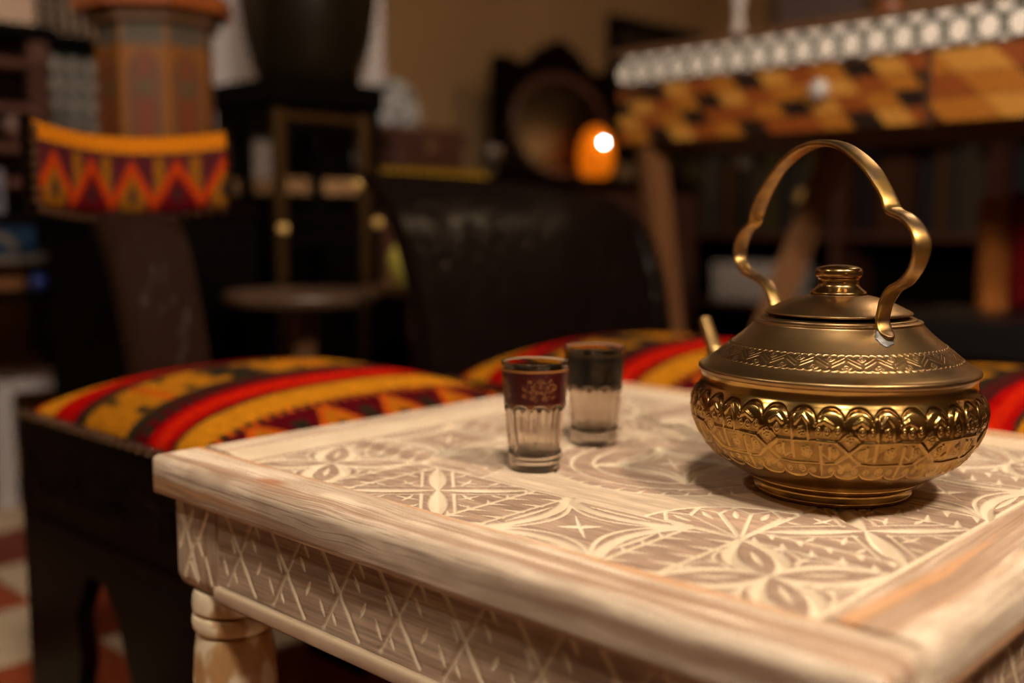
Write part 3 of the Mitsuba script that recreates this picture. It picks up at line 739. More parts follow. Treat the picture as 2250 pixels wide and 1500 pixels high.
def tea_glass(x, y, turn, label, band_label, c_band, c_gold, seed):
    t = thing('tea_glass', label, 'tea glass', 'tea glasses on the carved table')
    nA = 800
    th = np.arange(nA) / nA * 2 * np.pi
    zo = np.r_[np.linspace(0.0002, 0.0545, 120), np.linspace(0.0550, 0.0855, 30)]
    TH, ZO = np.meshgrid(th, zo, indexing='ij')
    Ro = flute_r(TH, ZO)
    zi = np.r_[np.linspace(0.0855, 0.012, 40)]
    Ri = np.interp(zi, [0.010, 0.0125, 0.016, 0.05, 0.0855], [0.012, 0.0168, 0.0180, 0.0213, 0.0254])
    ring = [(0.0266, 0.0862), (0.0262, 0.0866), (0.0258, 0.0862)]
    cols = [np.stack([Ro * np.cos(TH), Ro * np.sin(TH), ZO], -1)]
    inn = [(r, z) for r, z in ring] + list(zip(Ri, zi)) + [(0.008, 0.0105), (0.0, 0.0100)]
    inn = np.array(inn)
    cols.append(np.stack([inn[None, :, 0] * np.cos(th)[:, None], inn[None, :, 0] * np.sin(th)[:, None], np.broadcast_to(inn[None, :, 1], (nA, len(inn)))], -1))
    bot = np.array([(0.0, 0.0008), (0.016, 0.0008), (0.0185, 0.0)])
    cols.insert(0, np.stack([bot[None, :, 0] * np.cos(th)[:, None], bot[None, :, 0] * np.sin(th)[:, None], np.broadcast_to(bot[None, :, 1], (nA, 3))], -1))
    V = np.concatenate(cols, 1)
    P0 = np.array([x, y, H + 0.0004])
    V = V @ np.array([[math.cos(turn), math.sin(turn), 0], [-math.sin(turn), math.cos(turn), 0], [0, 0, 1]]) + P0
    put('glass_body', grid(V, close_u=True), 'm_glass', t, 50)
    # coloured band with printed gold scrolls on the outside
    z0, z1 = 0.0545, 0.0815
    nz_ = 110; nA = 700
    th = np.arange(nA) / nA * 2 * np.pi
    TH, ZZ = np.meshgrid(th, np.linspace(z0 - .0035, z1, nz_), indexing='ij')
    s_arc = TH * 0.0255
    per = 2 * np.pi * 0.0255 / 4
    a = (s_arc + per * .5) % per - per / 2; b = ZZ - (z0 + z1 - .003) / 2
    g = np.zeros_like(a)
    def curl(cx, cy, r, sg, st):
        d = np.hypot(a - cx, b - cy); an = np.arctan2(b - cy, (a - cx) * sg) + st
        rs = r * (0.25 + 0.75 * ((an / (2 * np.pi)) % 1.0))
        return np.maximum(np.exp(-((d - rs) / .00045) ** 2) * (d < r * 1.1), np.exp(-((d - rs * .45) / .0004) ** 2) * .7 * (d < r))
    for sg in (1, -1):
        for cx, cy, r, st in ((.0065, -.002, .0042, 1.0), (.0030, .0035, .0030, 2.5), (.0115, .001, .0030, 4.0), (.0035, -.0068, .0026, 0), (.0085, .0062, .0022, 1.), (.0012, .0068, .0018, 3.), (.0128, -.0052, .0022, 2.), (.0012, -.002, .0016, 5.), (.0062, .0022, .0015, 0.5), (.0100, -.0018, .0016, 3.2)):
            g = np.maximum(g, curl(sg * cx, cy, r, sg, st))
    for k in range(60):
        cx, cy = rng.uniform(-.0125, .0125), rng.uniform(-.008, .0085)
        g = np.maximum(g, .8 * np.exp(-(np.hypot(a - cx, b - cy) / .0006) ** 2))
    g *= (np.abs(a) < .0150) * 1.0
    wear = meshkit.fbm(np.stack([TH * 12, ZZ * 700, 0 * TH], -1), 3, seed)
    g = g * sstep(.25, .6, wear)
    line = (ZZ > z1 - .0022) * 1.0
    low = (ZZ < z0) * 1.0
    col = lerp(c_band, c_gold, np.clip(g * .75, 0, 1))
    col = lerp((1, 1, 1), (0, 0, 0), line) * col + line[..., None] * np.array(c_gold) * .9
    col = col * (1 - low[..., None] * .55) + low[..., None] * np.array(c_gold) * .35
    R_ = flute_r(TH, np.maximum(ZZ, 0.0535)) + 0.00025
    f_ = (TH / (2 * np.pi) * 10) % 1.0 - .5
    Zc = np.maximum(ZZ, 0.0478 + 0.0062 * np.sqrt(np.clip(1 - (f_ * 2) ** 2, 0, 1)))
    R_ = flute_r(TH, Zc) + 0.0003
    V = np.stack([R_ * np.cos(TH), R_ * np.sin(TH), Zc], -1) @ np.array([[math.cos(turn), math.sin(turn), 0], [-math.sin(turn), math.cos(turn), 0], [0, 0, 1]]) + P0
    put('painted_band', grid(V, close_u=True), 'm_vertex_glaze', t, True, color=col.reshape(-1, 3), label=band_label)


tea_glass(0.1817, 0.1493, 0.90, 'tea glass with a dark red band, the nearer of the two on the table', 'dark red band with gold scrolls', (0.036, 0.0035, 0.004), (0.24, 0.095, 0.028), 5)
tea_glass(0.1555, 0.2564, 1.10, 'tea glass with a black band, standing behind the red-banded one', 'black band with faint gold scrolls', (0.006, 0.0045, 0.0035), (0.045, 0.024, 0.010), 6)

# ------------------------------------------------------------------ kilim-cushioned chairs
BLACK, RED, MAROON, ORANGE, YELLOW, GOLD = (0.016, 0.012, 0.007), (0.28, 0.0015, 0.0015), (0.062, 0.0015, 0.004), (0.36, 0.055, 0.004), (0.40, 0.145, 0.006), (0.30, 0.105, 0.005)


def zig(y, per): q = (y / per) % 1.0; return np.abs(q - .5) * 2


def kilim(x, y, sc=1.0):
    """Woven stripes: x across the stripes in metres, y along them."""
    x = x / sc
    wob = .004 * (meshkit.noise(np.stack([y * 14, x * 3, 0 * x], -1), 1) - .5)
    x = x + wob
    c = np.zeros(x.shape + (3,))
    c[:] = ORANGE
    def stripe(a, b, colr): c[(x >= a) & (x < b)] = colr
    stripe(.0, .022, MAROON); stripe(.022, .034, ORANGE); stripe(.034, .080, YELLOW); stripe(.080, .132, RED); stripe(.132, .142, MAROON); stripe(.142, .285, BLACK)
    mx = (x - .2135) / .0715
    q = ((y - .03) / .205) % 1.0 - .5
    sh = np.round(np.abs(mx) * 5) / 5
    motif = (np.abs(mx) < .70) & (np.abs(q) < .36 - .20 * sh + .13 * ((np.abs(mx) > .4) & (np.abs(mx) < .82)))
    c[motif & (x > .142) & (x < .285)] = GOLD
    mo2 = motif & (np.abs(np.abs(mx) - .5) < .16) & (np.abs(np.abs(q) - .14) < .03)
    c[mo2] = BLACK
    c[motif & ((np.abs(q) < .025))] = ORANGE
    stripe(.285, .312, MAROON); c[(x > .289) & (x < .308) & (((y / .016) % 1.0) < .45)] = BLACK
    stripe(.312, .358, RED); c[(x > .325) & (x < .345)] = (0.40, 0.010, 0.002)
    stripe(.358, .366, BLACK); stripe(.366, .412, YELLOW)
    dots = (x >= .412) & (x < .424); c[dots] = ORANGE; c[dots & (((y / .014) % 1.0) < .55)] = BLACK
    z0 = x - .424
    zg = zig(y, .085) * .075
    d = z0 - zg
    zone = z0 >= 0
    c[zone] = GOLD
    c[zone & (d < -.006)] = MAROON
    c[zone & (np.abs(d) < .009)] = ORANGE
    yy = (y / .085) % 1.0
    c[zone & (d < -.006) & (np.abs(np.abs(yy - .5) - .5) < .10) & (z0 > .018) & (z0 < .045)] = BLACK
    c[zone & (d > .016) & (np.abs(yy - .5) < .09) & (z0 > .035) & (z0 < .07)] = BLACK
    c[zone & (d > .022) & (d < .028)] = ORANGE
    rib = .86 + .28 * ((y / .0042) % 1.0 < .5)
    return c * rib[..., None] * (.8 + .4 * meshkit.noise(np.stack([x * 200, y * 200, 0 * x], -1), 2))[..., None]


def cushion_mesh(u0, u1, v0, v1, zb, h, n=220, sc=1.0, y_off=0.0):
    S, Tt = np.meshgrid(np.linspace(0, 1, n), np.linspace(0, 1, n), indexing='ij')
    f = lambda s: np.clip(1 - np.abs(2 * s - 1) ** 2.6, 0, 1)
    Zz = zb + h * (f(S) * f(Tt)) ** .55
    Xx, Yy = u0 + S * (u1 - u0), v0 + Tt * (v1 - v0)
    return grid(np.stack([Xx, Yy, Zz], -1)), kilim(S * (u1 - u0), Tt * (v1 - v0) + y_off, sc).reshape(-1, 3)


def relief(u0, u1, z0, z1, seed, amp=.003, n=(160, 90)):
    """Carved scrolls for dark wood: lattice of (a, z) with depth."""
    A, B = np.meshgrid(np.linspace(u0, u1, n[0]), np.linspace(z0, z1, n[1]), indexing='ij')
    h = np.zeros_like(A)
    r2 = np.random.default_rng(seed)
    for k in range(int((u1 - u0) * (z1 - z0) / .0014)):
        cx, cz, r, w_ = r2.uniform(u0, u1), r2.uniform(z0, z1), r2.uniform(.012, .03), r2.uniform(.003, .005)
        d = np.hypot(A - cx, B - cz)
        an = np.arctan2(B - cz, A - cx)
        h = np.maximum(h, np.exp(-((d - r * (.6 + .4 * np.cos(an * r2.integers(2, 4) + k))) / w_) ** 2))
    e = np.minimum(np.minimum(A - u0, u1 - A), np.minimum(B - z0, z1 - B))
    return A, B, h * amp * sstep(.004, .02, e)


nail_m = trimesh.creation.icosphere(3, 0.0060)
nail = mikit.ply(nail_m, 'm_brass_nail', smooth=True)


def plank_side(u0, u1, v, thick, ztop, seed):
    """Front board with cut-out feet: polygon in (u, z), extruded along v; relief on the outside."""
    w_ = u1 - u0
    p = Polygon([(u0, 0), (u0 + .27 * w_, 0), (u0 + .25 * w_, .10), (u0 + .29 * w_, .16), (u0 + .27 * w_, .21), (u0 + .34 * w_, .27), (u0 + .42 * w_, .268), (u0 + .48 * w_, .235), (u0 + .54 * w_, .16), (u0 + .60 * w_, .08), (u0 + .62 * w_, 0), (u1, 0), (u1, ztop), (u0, ztop)])
    m = extrude(p, thick)
    m.apply_transform(np.array([[1, 0, 0, 0], [0, 0, -1, v + thick], [0, 1, 0, 0], [0, 0, 0, 1.0]]))
    return m


def seat(t, u0, u1, v0, v1, zt, sc, seed, y_off=0.0, h=.055):
    put('side_panel', plank_side(u0, u1, v0, .022, zt - .006, seed), 'm_dark_wood', t)
    put('side_panel', plank_side(u0, u1, v1 - .022, .022, zt - .006, seed), 'm_dark_wood', t)
    A, B, hh = relief(u0 + .01, u1 - .01, zt - .105, zt - .02, seed)
    put('carving', grid(np.stack([A, v0 - hh - .0005, B], -1)), 'm_dark_wood', t, True)
    put('ledge', cbox([u0 + .03, v0 - .008, zt - .136], [u1 - .01, v0 + .004, zt - .122], .003), 'm_dark_wood', t)
    put('seat_rail', cbox([u0, v0 + .022, zt - .10], [u0 + .022, v1 - .022, zt - .006], .003), 'm_dark_wood', t)
    put('seat_rail', cbox([u1 - .022, v0 + .022, zt - .10], [u1, v1 - .022, zt - .006], .003), 'm_dark_wood', t)
    put('seat_board', cbox([u0 - .004, v0 - .004, zt - .008], [u1 + .004, v1 + .004, zt], .002), 'm_dark_wood', t)
    m, c = cushion_mesh(u0 + .006, u1 - .006, v0 + .006, v1 - .006, zt - .0005, h, sc=sc, y_off=y_off)
    k = put('cushion', m, 'm_cloth', t, True, color=c, label='kilim-covered seat cushion striped red, orange and black')
    for i in range(int((u1 - u0) / .0205)):
        x = u0 + .008 + i * .0205
        put('nail', nail, None, k, to_world=T().translate([x, v0 - .001, zt + .001]))


ZT = H - 0.04
c1 = thing('kilim_chair', 'dark wooden chair with a curved kilim backrest on a post, left of the table', 'chair')
CU0, CU1, CV0, CV1 = -0.602, -0.092, 0.055, 0.50
seat(c1, CU0, CU1, CV0, CV1, ZT, 1.0, 1, .075, .058)
# centre post leaning back, then the curved backrest
pv = 0.252
post = []
prof_post = [(-0.575, ZT - .02, .054), (-0.585, ZT + .05, .055), (-0.605, ZT + .12, .056), (-0.632, ZT + .19, .058), (-0.662, ZT + .235, .060), (-0.690, ZT + .275, .060)]
pp = spline(prof_post, 60)
A_, B_, hh = relief(-.05, .05, 0, .24, 5, .002, (40, 60))
rows = []
for i, (u, z, hw) in enumerate(pp):
    vv = np.linspace(-hw, hw, 40)
    front = np.stack([np.full(40, u + .016) + hh[:, i] - .004 * (np.abs(vv) > hw * .86), pv + vv, np.full(40, z)], -1)
    back = np.stack([np.full(40, u - .016), pv + vv[::-1], np.full(40, z)], -1)
    rows.append(np.concatenate([front, back]))
V = np.array(rows)
V = np.concatenate([V[:1].mean(1, keepdims=True).repeat(80, 1), V, V[-1:].mean(1, keepdims=True).repeat(80, 1)])
put('post', grid(V, close_v=True), 'm_post_wood', c1, 40)


def back_band(v0, v1, z0, z1, ub, thick, n=(260, 90), curve=.055):
    S, Q_ = np.meshgrid(np.linspace(0, 1, n[0]), np.linspace(0, 1, n[1]), indexing='ij')
    vv = v0 + S * (v1 - v0)
    bow = curve * (2 * S - 1) ** 2
    zt = z1 + .012 * (2 * S - 1) ** 2; zb_ = z0 + .014 * (2 * S - 1) ** 2
    zz = zb_ + Q_ * (zt - zb_)
    f = lambda s: np.clip(1 - np.abs(2 * s - 1) ** 5, 0, 1)
    uu = ub + bow + thick * (f(S) * f(Q_)) ** .4
    y, q = S * (v1 - v0), Q_
    c = np.zeros(S.shape + (3,)); c[:] = (0.06, 0.010, 0.014)
    c[q > .72] = (0.04, 0.010, 0.012)
    c[q > .78] = (0.42, 0.125, 0.005)
    zg = .12 + .50 * (1 - zig(y + .004, .060))
    d = q - zg
    zone = q < .72
    dn = (((y + .004) / .060) % 1.0)
    c[zone & (d < 0)] = (0.075, 0.003, 0.006)
    alt = (np.floor((y + .004) / .060) % 2 == 0)
    c[zone & (d < -.10) & alt & (np.abs(dn - .5) < .30)] = (0.19, 0.068, 0.006)
    c[zone & (d > .10) & ~alt & (np.abs(np.abs(dn - .5) - .5) < .24)] = (0.19, 0.068, 0.006)
    c[zone & (np.abs(d) < .10)] = (0.32, 0.03, 0.004)
    c[zone & (np.abs(dn - .5) < .08) & (q < .34) & (q > .14)] = (0.02, .012, .012)
    c *= (.85 + .3 * ((q * 26) % 1.0 < .5))[..., None]
    return grid(np.stack([uu, vv, zz], -1)), c.reshape(-1, 3), lambda s, qq: (ub + curve * (2 * s - 1) ** 2 + .006, v0 + s * (v1 - v0), (z0 + .014 * (2 * s - 1) ** 2) + qq * (z1 - z0))


BV0, BV1, BZ0, BZ1, BU = 0.096, 0.368, H + 0.203, H + 0.310, -0.672
m, c, onband = back_band(BV0, BV1, BZ0, BZ1, BU, .022)
kb = put('back_cushion', m, 'm_cloth', c1, True, color=c, label='kilim band with an orange top stripe and red zigzags')
S = np.linspace(-.03, 1.03, 40)
fr = np.stack([BU - .002 + .055 * (2 * S - 1) ** 2, BV0 + S * (BV1 - BV0)], 1)
rows = []
for (u, v), s in zip(fr, S):
    e = .014 * (2 * s - 1) ** 2
    rows.append([(u, v, BZ0 - .012 + e), (u, v, BZ1 + .002 + e), (u - .024, v, BZ1 + .002 + e), (u - .024, v, BZ0 - .012 + e)])
V = np.array(rows)
V = np.concatenate([V[:1].mean(1, keepdims=True).repeat(4, 1), V, V[-1:].mean(1, keepdims=True).repeat(4, 1)])
put('back_board', grid(V, close_v=True), 'm_dark_wood', c1, 30)
for i in range(19): put('nail', nail, None, kb, to_world=T().translate(list(onband((i + .5) / 19, -.03))))
for i in range(7):
    put('nail', nail, None, kb, to_world=T().translate(list(np.array(onband(-.012, (i + .4) / 7.4)) + [.004, 0, 0])))

c2 = thing('kilim_chair', 'dark chair with a broad solid backrest and kilim seat, behind the tea glasses', 'chair')
seat(c2, -0.412, 0.045, 0.605, 1.055, ZT, .90, 2, .055, .062)
bp = spline([(-0.455, ZT - .05), (-0.470, H + .03), (-0.490, H + .115), (-0.530, H + .200), (-0.605, H + .272)], 90)
A_, B_, hh = relief(.62, 1.22, 0, .34, 11, .003, (220, 90))
vv = np.linspace(.605, 1.235, 220)
rows = []
for i, (u, z) in enumerate(bp):
    t = i / 89
    s_ = np.linspace(0, 1, 220)
    zz = z - .035 * t ** 3 * s_ ** 2.5
    edge = np.minimum(vv - vv[0], vv[-1] - vv)
    bord = .006 * (edge < .035)
    rows.append(np.concatenate([np.stack([u + .012 + hh[:, i] + bord, vv, zz], -1), np.stack([np.full(220, u - .016), vv[::-1], zz[::-1]], -1)]))
V = np.array(rows)
V = np.concatenate([V[:1].mean(1, keepdims=True).repeat(440, 1), V, V[-1:].mean(1, keepdims=True).repeat(440, 1)])
put('backrest', grid(V, close_v=True), 'm_chair_back', c2, 40)

c3 = thing('kilim_stool', 'dark wooden stool with a kilim cushion, behind the teapot at the right', 'stool')
seat(c3, 0.095, 0.60, 0.60, 1.04, ZT, .8, 3, .02, .062)

# ------------------------------------------------------------------ inlaid console at the right
pL, pR = at_d(1355, 125, 2.2), at_d(2250, 6, 1.6)
cd = (pR - pL) * [1, 1, 0]; CL = float(np.linalg.norm(cd)) ; cd /= np.linalg.norm(cd)
ang = math.atan2(cd[1], cd[0])
CW = T().translate([float(pL[0]), float(pL[1]), 0]).rotate([0, 0, 1], math.degrees(ang))
con = thing('console', 'inlaid console table with a black and white edge and diamond veneer drawers', 'console table')
zt_, ze_, zd_ = float(pL[2]), float(at_d(1355, 190, 2.2)[2]), float(at_d(1355, 322, 2.2)[2])
LEN, DEP = 1.95, 0.46
def cput(name, mesh, bsdf, parent, **k): return put(name, mesh, bsdf, parent, to_world=CW, **k)
cput('top', cbox([-.012, -.006, zt_ - .004], [LEN, DEP, zt_ + .012], .003), 'm_brown_wood', con)
kE = cput('edge_band', cbox([0, 0, ze_], [LEN - .02, DEP - .02, zt_ - .004], .001), 'm_dark_inlay', con, label='dark edge band set with white inlay')
SPC, hE = 0.0468, zt_ - .004 - ze_
hexp = Polygon([(0.0180 * math.cos(t) * .94, 0.0200 * math.sin(t)) for t in np.linspace(0, 2 * np.pi, 8, endpoint=False) + np.pi / 8])
flat = np.array([[1, 0, 0, 0], [0, 0, -1, 0], [0, 1, 0, 0], [0, 0, 0, 1.0]])
def standing(poly, d): m = extrude(poly, d); m.apply_transform(flat); return m
mhex = mikit.ply(standing(hexp, .0028), 'm_white_inlay')
mtri = mikit.ply(standing(Polygon([(-.019, 0), (.019, 0), (.004, -.014), (-.004, -.014)]), .0024), 'm_white_inlay')
mtri2 = mikit.ply(standing(Polygon([(-.009, 0), (.009, 0), (0, .010)]), .0024), 'm_white_inlay')
mbar = mikit.ply(standing(Polygon([(-.0035, -.022), (.0035, -.022), (.0035, .012), (-.0035, .012)]), .0016), 'm_sage_inlay')
mzig = [mikit.ply(standing(Polygon([(0, .0), (.021, .018), (.021, .024), (0, .006)]), .0015), 'm_sage_inlay'), mikit.ply(standing(Polygon([(0, .018), (.021, .0), (.021, .006), (0, .024)]), .0015), 'm_sage_inlay')]
for i in range(40):
    x = .022 + i * SPC
    put('inlay_piece', mhex, None, kE, to_world=CW @ T().translate([x, 0, ze_ + .0235]))
    put('inlay_piece', mtri, None, kE, to_world=CW @ T().translate([x + SPC / 2, 0, zt_ - .0045]))
    put('inlay_piece', mtri2, None, kE, to_world=CW @ T().translate([x + SPC / 2, 0, ze_ + .0005]))
    put('inlay_piece', mbar, None, kE, to_world=CW @ T().translate([x + SPC / 2, 0, ze_ + .026]))
    put('inlay_piece', mzig[1], None, kE, to_world=CW @ T().translate([x, 0, zt_ - .0215 - .0005]))
    put('inlay_piece', mzig[0], None, kE, to_world=CW @ T().translate([x + SPC / 2, 0, zt_ - .0215 - .0005]))
body = cput('body', cbox([.004, .006, zd_], [LEN - .03, DEP - .03, ze_], .002), 'm_brown_wood', con)
dr_ = float(np.linalg.norm((at_d(2050, 130, 1.72) - pL)[:2]))
hD = ze_ - zd_
def veneer(x0, x1, parent, seed, big=False):
    r_ = random.Random(seed)
    rows_ = 3 if big else 4
    hh_ = (hD - .010) / rows_
    wt = .095 if big else .056
    names = ['m_tile_amber', 'm_tile_honey', 'm_tile_rust', 'm_tile_amber', 'm_tile_rust', 'm_tile_walnut']
    for r in range(rows_):
        k = -2
        while True:
            a = x0 + k * wt + (rows_ - r) * wt * .42
            k += 1
            if a > x1: break
            sh = wt * .42
            q = Polygon([(a + .0006, .0006), (a + wt - .0006, .0006), (a + wt - sh - .0006, hh_ - .0006), (a - sh + .0006, hh_ - .0006)])
            q = q.intersection(Polygon([(x0, -1), (x1, -1), (x1, 1), (x0, 1)]))
            if q.area < 2e-5 or q.geom_type != 'Polygon': continue
            c_ = (['m_tile_amber', 'm_tile_ebony', 'm_tile_honey', 'm_tile_rust'] if not big else ['m_tile_amber', 'm_tile_honey', 'm_tile_rust', 'm_tile_amber', 'm_tile_walnut'])[(k + 2 * r + r // 2) % (4 if not big else 5)]
            if r_.random() < .16: c_ = r_.choice(['m_tile_walnut', 'm_tile_rust', 'm_tile_amber', 'm_tile_honey'])
            cput('veneer_tile', moved(standing(q, .002 + .0004 * r_.random()), 0, -.0004, zd_ + .005 + r * hh_), c_, parent)
kd = cput('drawer', cbox([.006, .0, zd_ + .003], [dr_ - .004, .05, ze_ - .001], .001), 'm_tile_walnut', con, label='drawer front veneered in amber, rust and black diamonds')
veneer(.008, dr_ - .006, kd, 3)
kd2 = cput('drawer', cbox([dr_ + .004, .0, zd_ + .003], [LEN - .04, .05, ze_ - .001], .001), 'm_tile_walnut', con, label='second drawer front in larger amber veneer')
veneer(dr_ + .006, LEN - .044, kd2, 5, True)
kn = at_d(1806, 226, 1.85)
kx = float((kn - pL)[:2] @ cd[:2])
kn_m = lathe([(0, -.002), (.007, -.002), (.006, .006), (.008, .009), (.016, .013), (.0185, .020), (.016, .027), (.008, .031), (0, .032)], 32)
kn_m.apply_transform(np.array([[1, 0, 0, 0], [0, 0, -1, 0], [0, 1, 0, 0], [0, 0, 0, 1.0]]))
cput('knob', moved(kn_m, kx, -.001, (zd_ + ze_) / 2 + .012), 'm_knob', kd, smooth=30, label='round silver knob')
def bar(a, b, w_, d_):
    a, b = np.array(a, float), np.array(b, float)
    ax = (b - a) / np.linalg.norm(b - a)
    s1 = np.cross(ax, [0.3, 1, 0.1]); s1 /= np.linalg.norm(s1); s2 = np.cross(ax, s1)
    return trimesh.convex.convex_hull(np.array([q + s1 * i * w_ / 2 + s2 * j * d_ / 2 for q in (a, b) for i in (-1, 1) for j in (-1, 1)]))
for xo in (0, LEN - .35):
    cput('leg', bar([.07 + xo, .03, zd_ + .004], [.20 + xo, .03, 0.0], .034, .05), 'm_mid_wood', con)
    cput('leg', bar([.33 + xo, .32, zd_ + .004], [.12 + xo, .11, 0.0], .034, .05), 'm_rear_leg', con)
# things on the console
wp = at_d(1622, 92, 2.3)
t = thing('candlestick', 'pale candlestick standing on the inlaid console top', 'candlestick')
zb0 = zt_ + .012
cs_ = np.array([wp[0], wp[1]])
put('stem', moved(lathe(spline([(0, 0), (.03, 0), (.03, .006), (.012, .018), (.016, .05), (.010, .09), (.015, .13), (.018, .17), (.022, .175), (.0, .176)], 50), 32), cs_[0], cs_[1], zb0), 'm_white_paint', t, 40)
put('candle', moved(lathe([(0, .174), (.011, .174), (.011, .33), (.008, .336), (0, .337)], 24), cs_[0], cs_[1], zb0), 'm_cream_tile', t, 40)
rp = at_d(1958, 20, 2.0)
t = thing('glass_votive', 'small red glass votive on the inlaid console top', 'votive')
put('cup', moved(lathe(spline([(0, 0), (.018, 0), (.026, .012), (.028, .05), (.026, .051), (.022, .012), (0, .008)], 40), 32), rp[0], rp[1], zb0), 'm_tile_rust', t, 40)
put('candle', moved(lathe([(0, .006), (.019, .010), (.020, .030), (0, .031)], 24), rp[0], rp[1], zb0), 'm_cream_tile', t, 40)

# ------------------------------------------------------------------ dark bench and cushion behind the stool
bl = at_d(1950, 735, 1.95)
t = thing('bench', 'low black leather bench behind the stool at the right edge', 'bench')
bz = float(at_d(2100, 697, 1.85)[2])
b0, b1 = np.array([-0.10, 1.36]), np.array([1.0, 1.70])
put('seat_pad', cbox([b0[0], b0[1] + .3 * 0, bz - .075], [b1[0], b1[1], bz], .012), 'm_leather', t)
put('frame', cbox([b0[0] + .02, b0[1] + .02, bz - .14], [b1[0] - .02, b1[1] - .02, bz - .075], .004), 'm_black', t)
for x in (b0[0] + .05, b1[0] - .05):
    for y in (b0[1] + .05, b1[1] - .05): put('leg', cbox([x - .02, y - .02, 0], [x + .02, y + .02, bz - .14], .003), 'm_black', t)
t = thing('cushion', 'deep red upright cushion with an orange woven border, on the black bench', 'cushion')
q0, q1 = at_d(2190, 712, 1.97), at_d(2240, 560, 1.97)
cu, cvv = float(q0[0]), float(q0[1])
S, Q_ = np.meshgrid(np.linspace(0, 1, 40), np.linspace(0, 1, 30), indexing='ij')
f = lambda s: np.clip(1 - np.abs(2 * s - 1) ** 4, 0, 1)
for sg, nm in ((1, 'front'), (-1, 'rear')):
    put('cover', grid(np.stack([cu + S * .40, cvv + .045 - sg * .045 * (f(S) * f(Q_)) ** .5, bz + .001 + Q_ * .22], -1)), 'm_red_cloth', t, True)
put('border', grid(np.stack([cu - .055 + S * .06, cvv + .040 - .03 * np.sin(np.pi * S), bz + .001 + Q_ * .21], -1)), 'm_orange_cloth', t, True, label='orange woven border')

# ------------------------------------------------------------------ bookcase with books, behind the console
BVF = 3.25
sh_z = float(at_v(1765, 512, BVF)[2]); lo_z = float(at_v(1640, 664, BVF)[2])
bx0, bx1 = max(float(at_v(1385, 400, BVF)[0]), -2.02), float(at_v(2300, 400, BVF)[0])
top_z = float(at_v(1765, 305, BVF)[2])
bc = thing('bookcase', 'dark wooden bookcase filled with books, in shadow behind the console', 'bookcase')
put('back_panel', cbox([bx0, BVF + .30, 0], [bx1, BVF + .32, top_z + .05], .002), 'm_black', bc)
for z in (0.06, lo_z, sh_z, top_z + .03): put('shelf', cbox([bx0, BVF, z - .022], [bx1, BVF + .30, z], .002), 'm_red_wood', bc)
for x in (bx0, (bx0 * .45 + bx1 * .55), bx1): put('upright', cbox([x - .012, BVF - .004, 0], [x + .012, BVF + .30, top_z + .05], .002), 'm_red_wood', bc)
book_cols = [(0.02, .016, .02), (0.12, .03, .02), (.03, .035, .05), (.10, .07, .05), (.20, .16, .14), (.16, .06, .012), (.02, .02, .03), (.12, .09, .02), (.05, .012, .015), (.06, .05, .05)]
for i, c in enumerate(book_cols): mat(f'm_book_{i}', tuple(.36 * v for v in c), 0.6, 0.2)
x = bx0 + .03
BK = 'dim book in the row on the dark bookcase shelf behind the teapot handle'
while x < bx1 - .06:
    w_ = rng.uniform(.028, .060); h_ = (top_z - sh_z) * rng.uniform(.70, .92)
    if abs(x + w_ / 2 - (bx0 * .45 + bx1 * .55)) < .05: x += .05; continue
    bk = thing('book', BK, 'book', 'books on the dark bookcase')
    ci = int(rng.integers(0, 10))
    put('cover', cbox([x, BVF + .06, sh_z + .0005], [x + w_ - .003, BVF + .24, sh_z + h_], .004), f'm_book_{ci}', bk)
    x += w_ + .001
bcd = at_v(1762, 486, BVF + .03)
t = thing('candlestick', 'small brass candlestick on the bookcase shelf, seen through the teapot handle', 'candlestick')
put('stem', moved(lathe(spline([(0, 0), (.028, 0), (.028, .006), (.010, .010), (.008, .016), (.026, .034), (.030, .050), (.026, .066), (.008, .084), (.008, .104), (.024, .120), (.028, .134), (.024, .148), (.010, .162), (.0, .166)], 60), 32), bcd[0], bcd[1], sh_z + .0005), 'm_brass_bright', t, 40)
b0_ = at_v(1565, 660, BVF + .02); b1_ = at_v(1722, 660, BVF + .02); bt_ = at_v(1640, 580, BVF + .02)
t = thing('storage_box', 'white box on the lower shelf of the bookcase, left of the teapot lid', 'box')
put('carton', cbox([b0_[0], BVF + .02, lo_z + .0005], [b1_[0], BVF + .24, bt_[2] - .015], .003), 'm_white_paint', t)
put('lid', cbox([b0_[0] - .004, BVF + .016, bt_[2] - .03], [b1_[0] + .004, BVF + .244, bt_[2]], .003), 'm_white_paint', t)
kn_ = at_v(1625, 360, BVF - .0)
t = thing('trinket_ball', 'pale glass ball standing in front of the books, left of the teapot handle', 'ball')
put('ball', moved(trimesh.creation.icosphere(3, .028), kn_[0], BVF + .03, kn_[2]), 'm_silver', t, True)
put('stand', moved(lathe([(0, 0), (.026, 0), (.024, .01), (.008, .02), (.008, max(kn_[2] - sh_z - .026, .03)), (.014, max(kn_[2] - sh_z - .022, .034)), (0, max(kn_[2] - sh_z - .02, .035))], 24), kn_[0], BVF + .03, sh_z + .0005), 'm_black', t, 40)
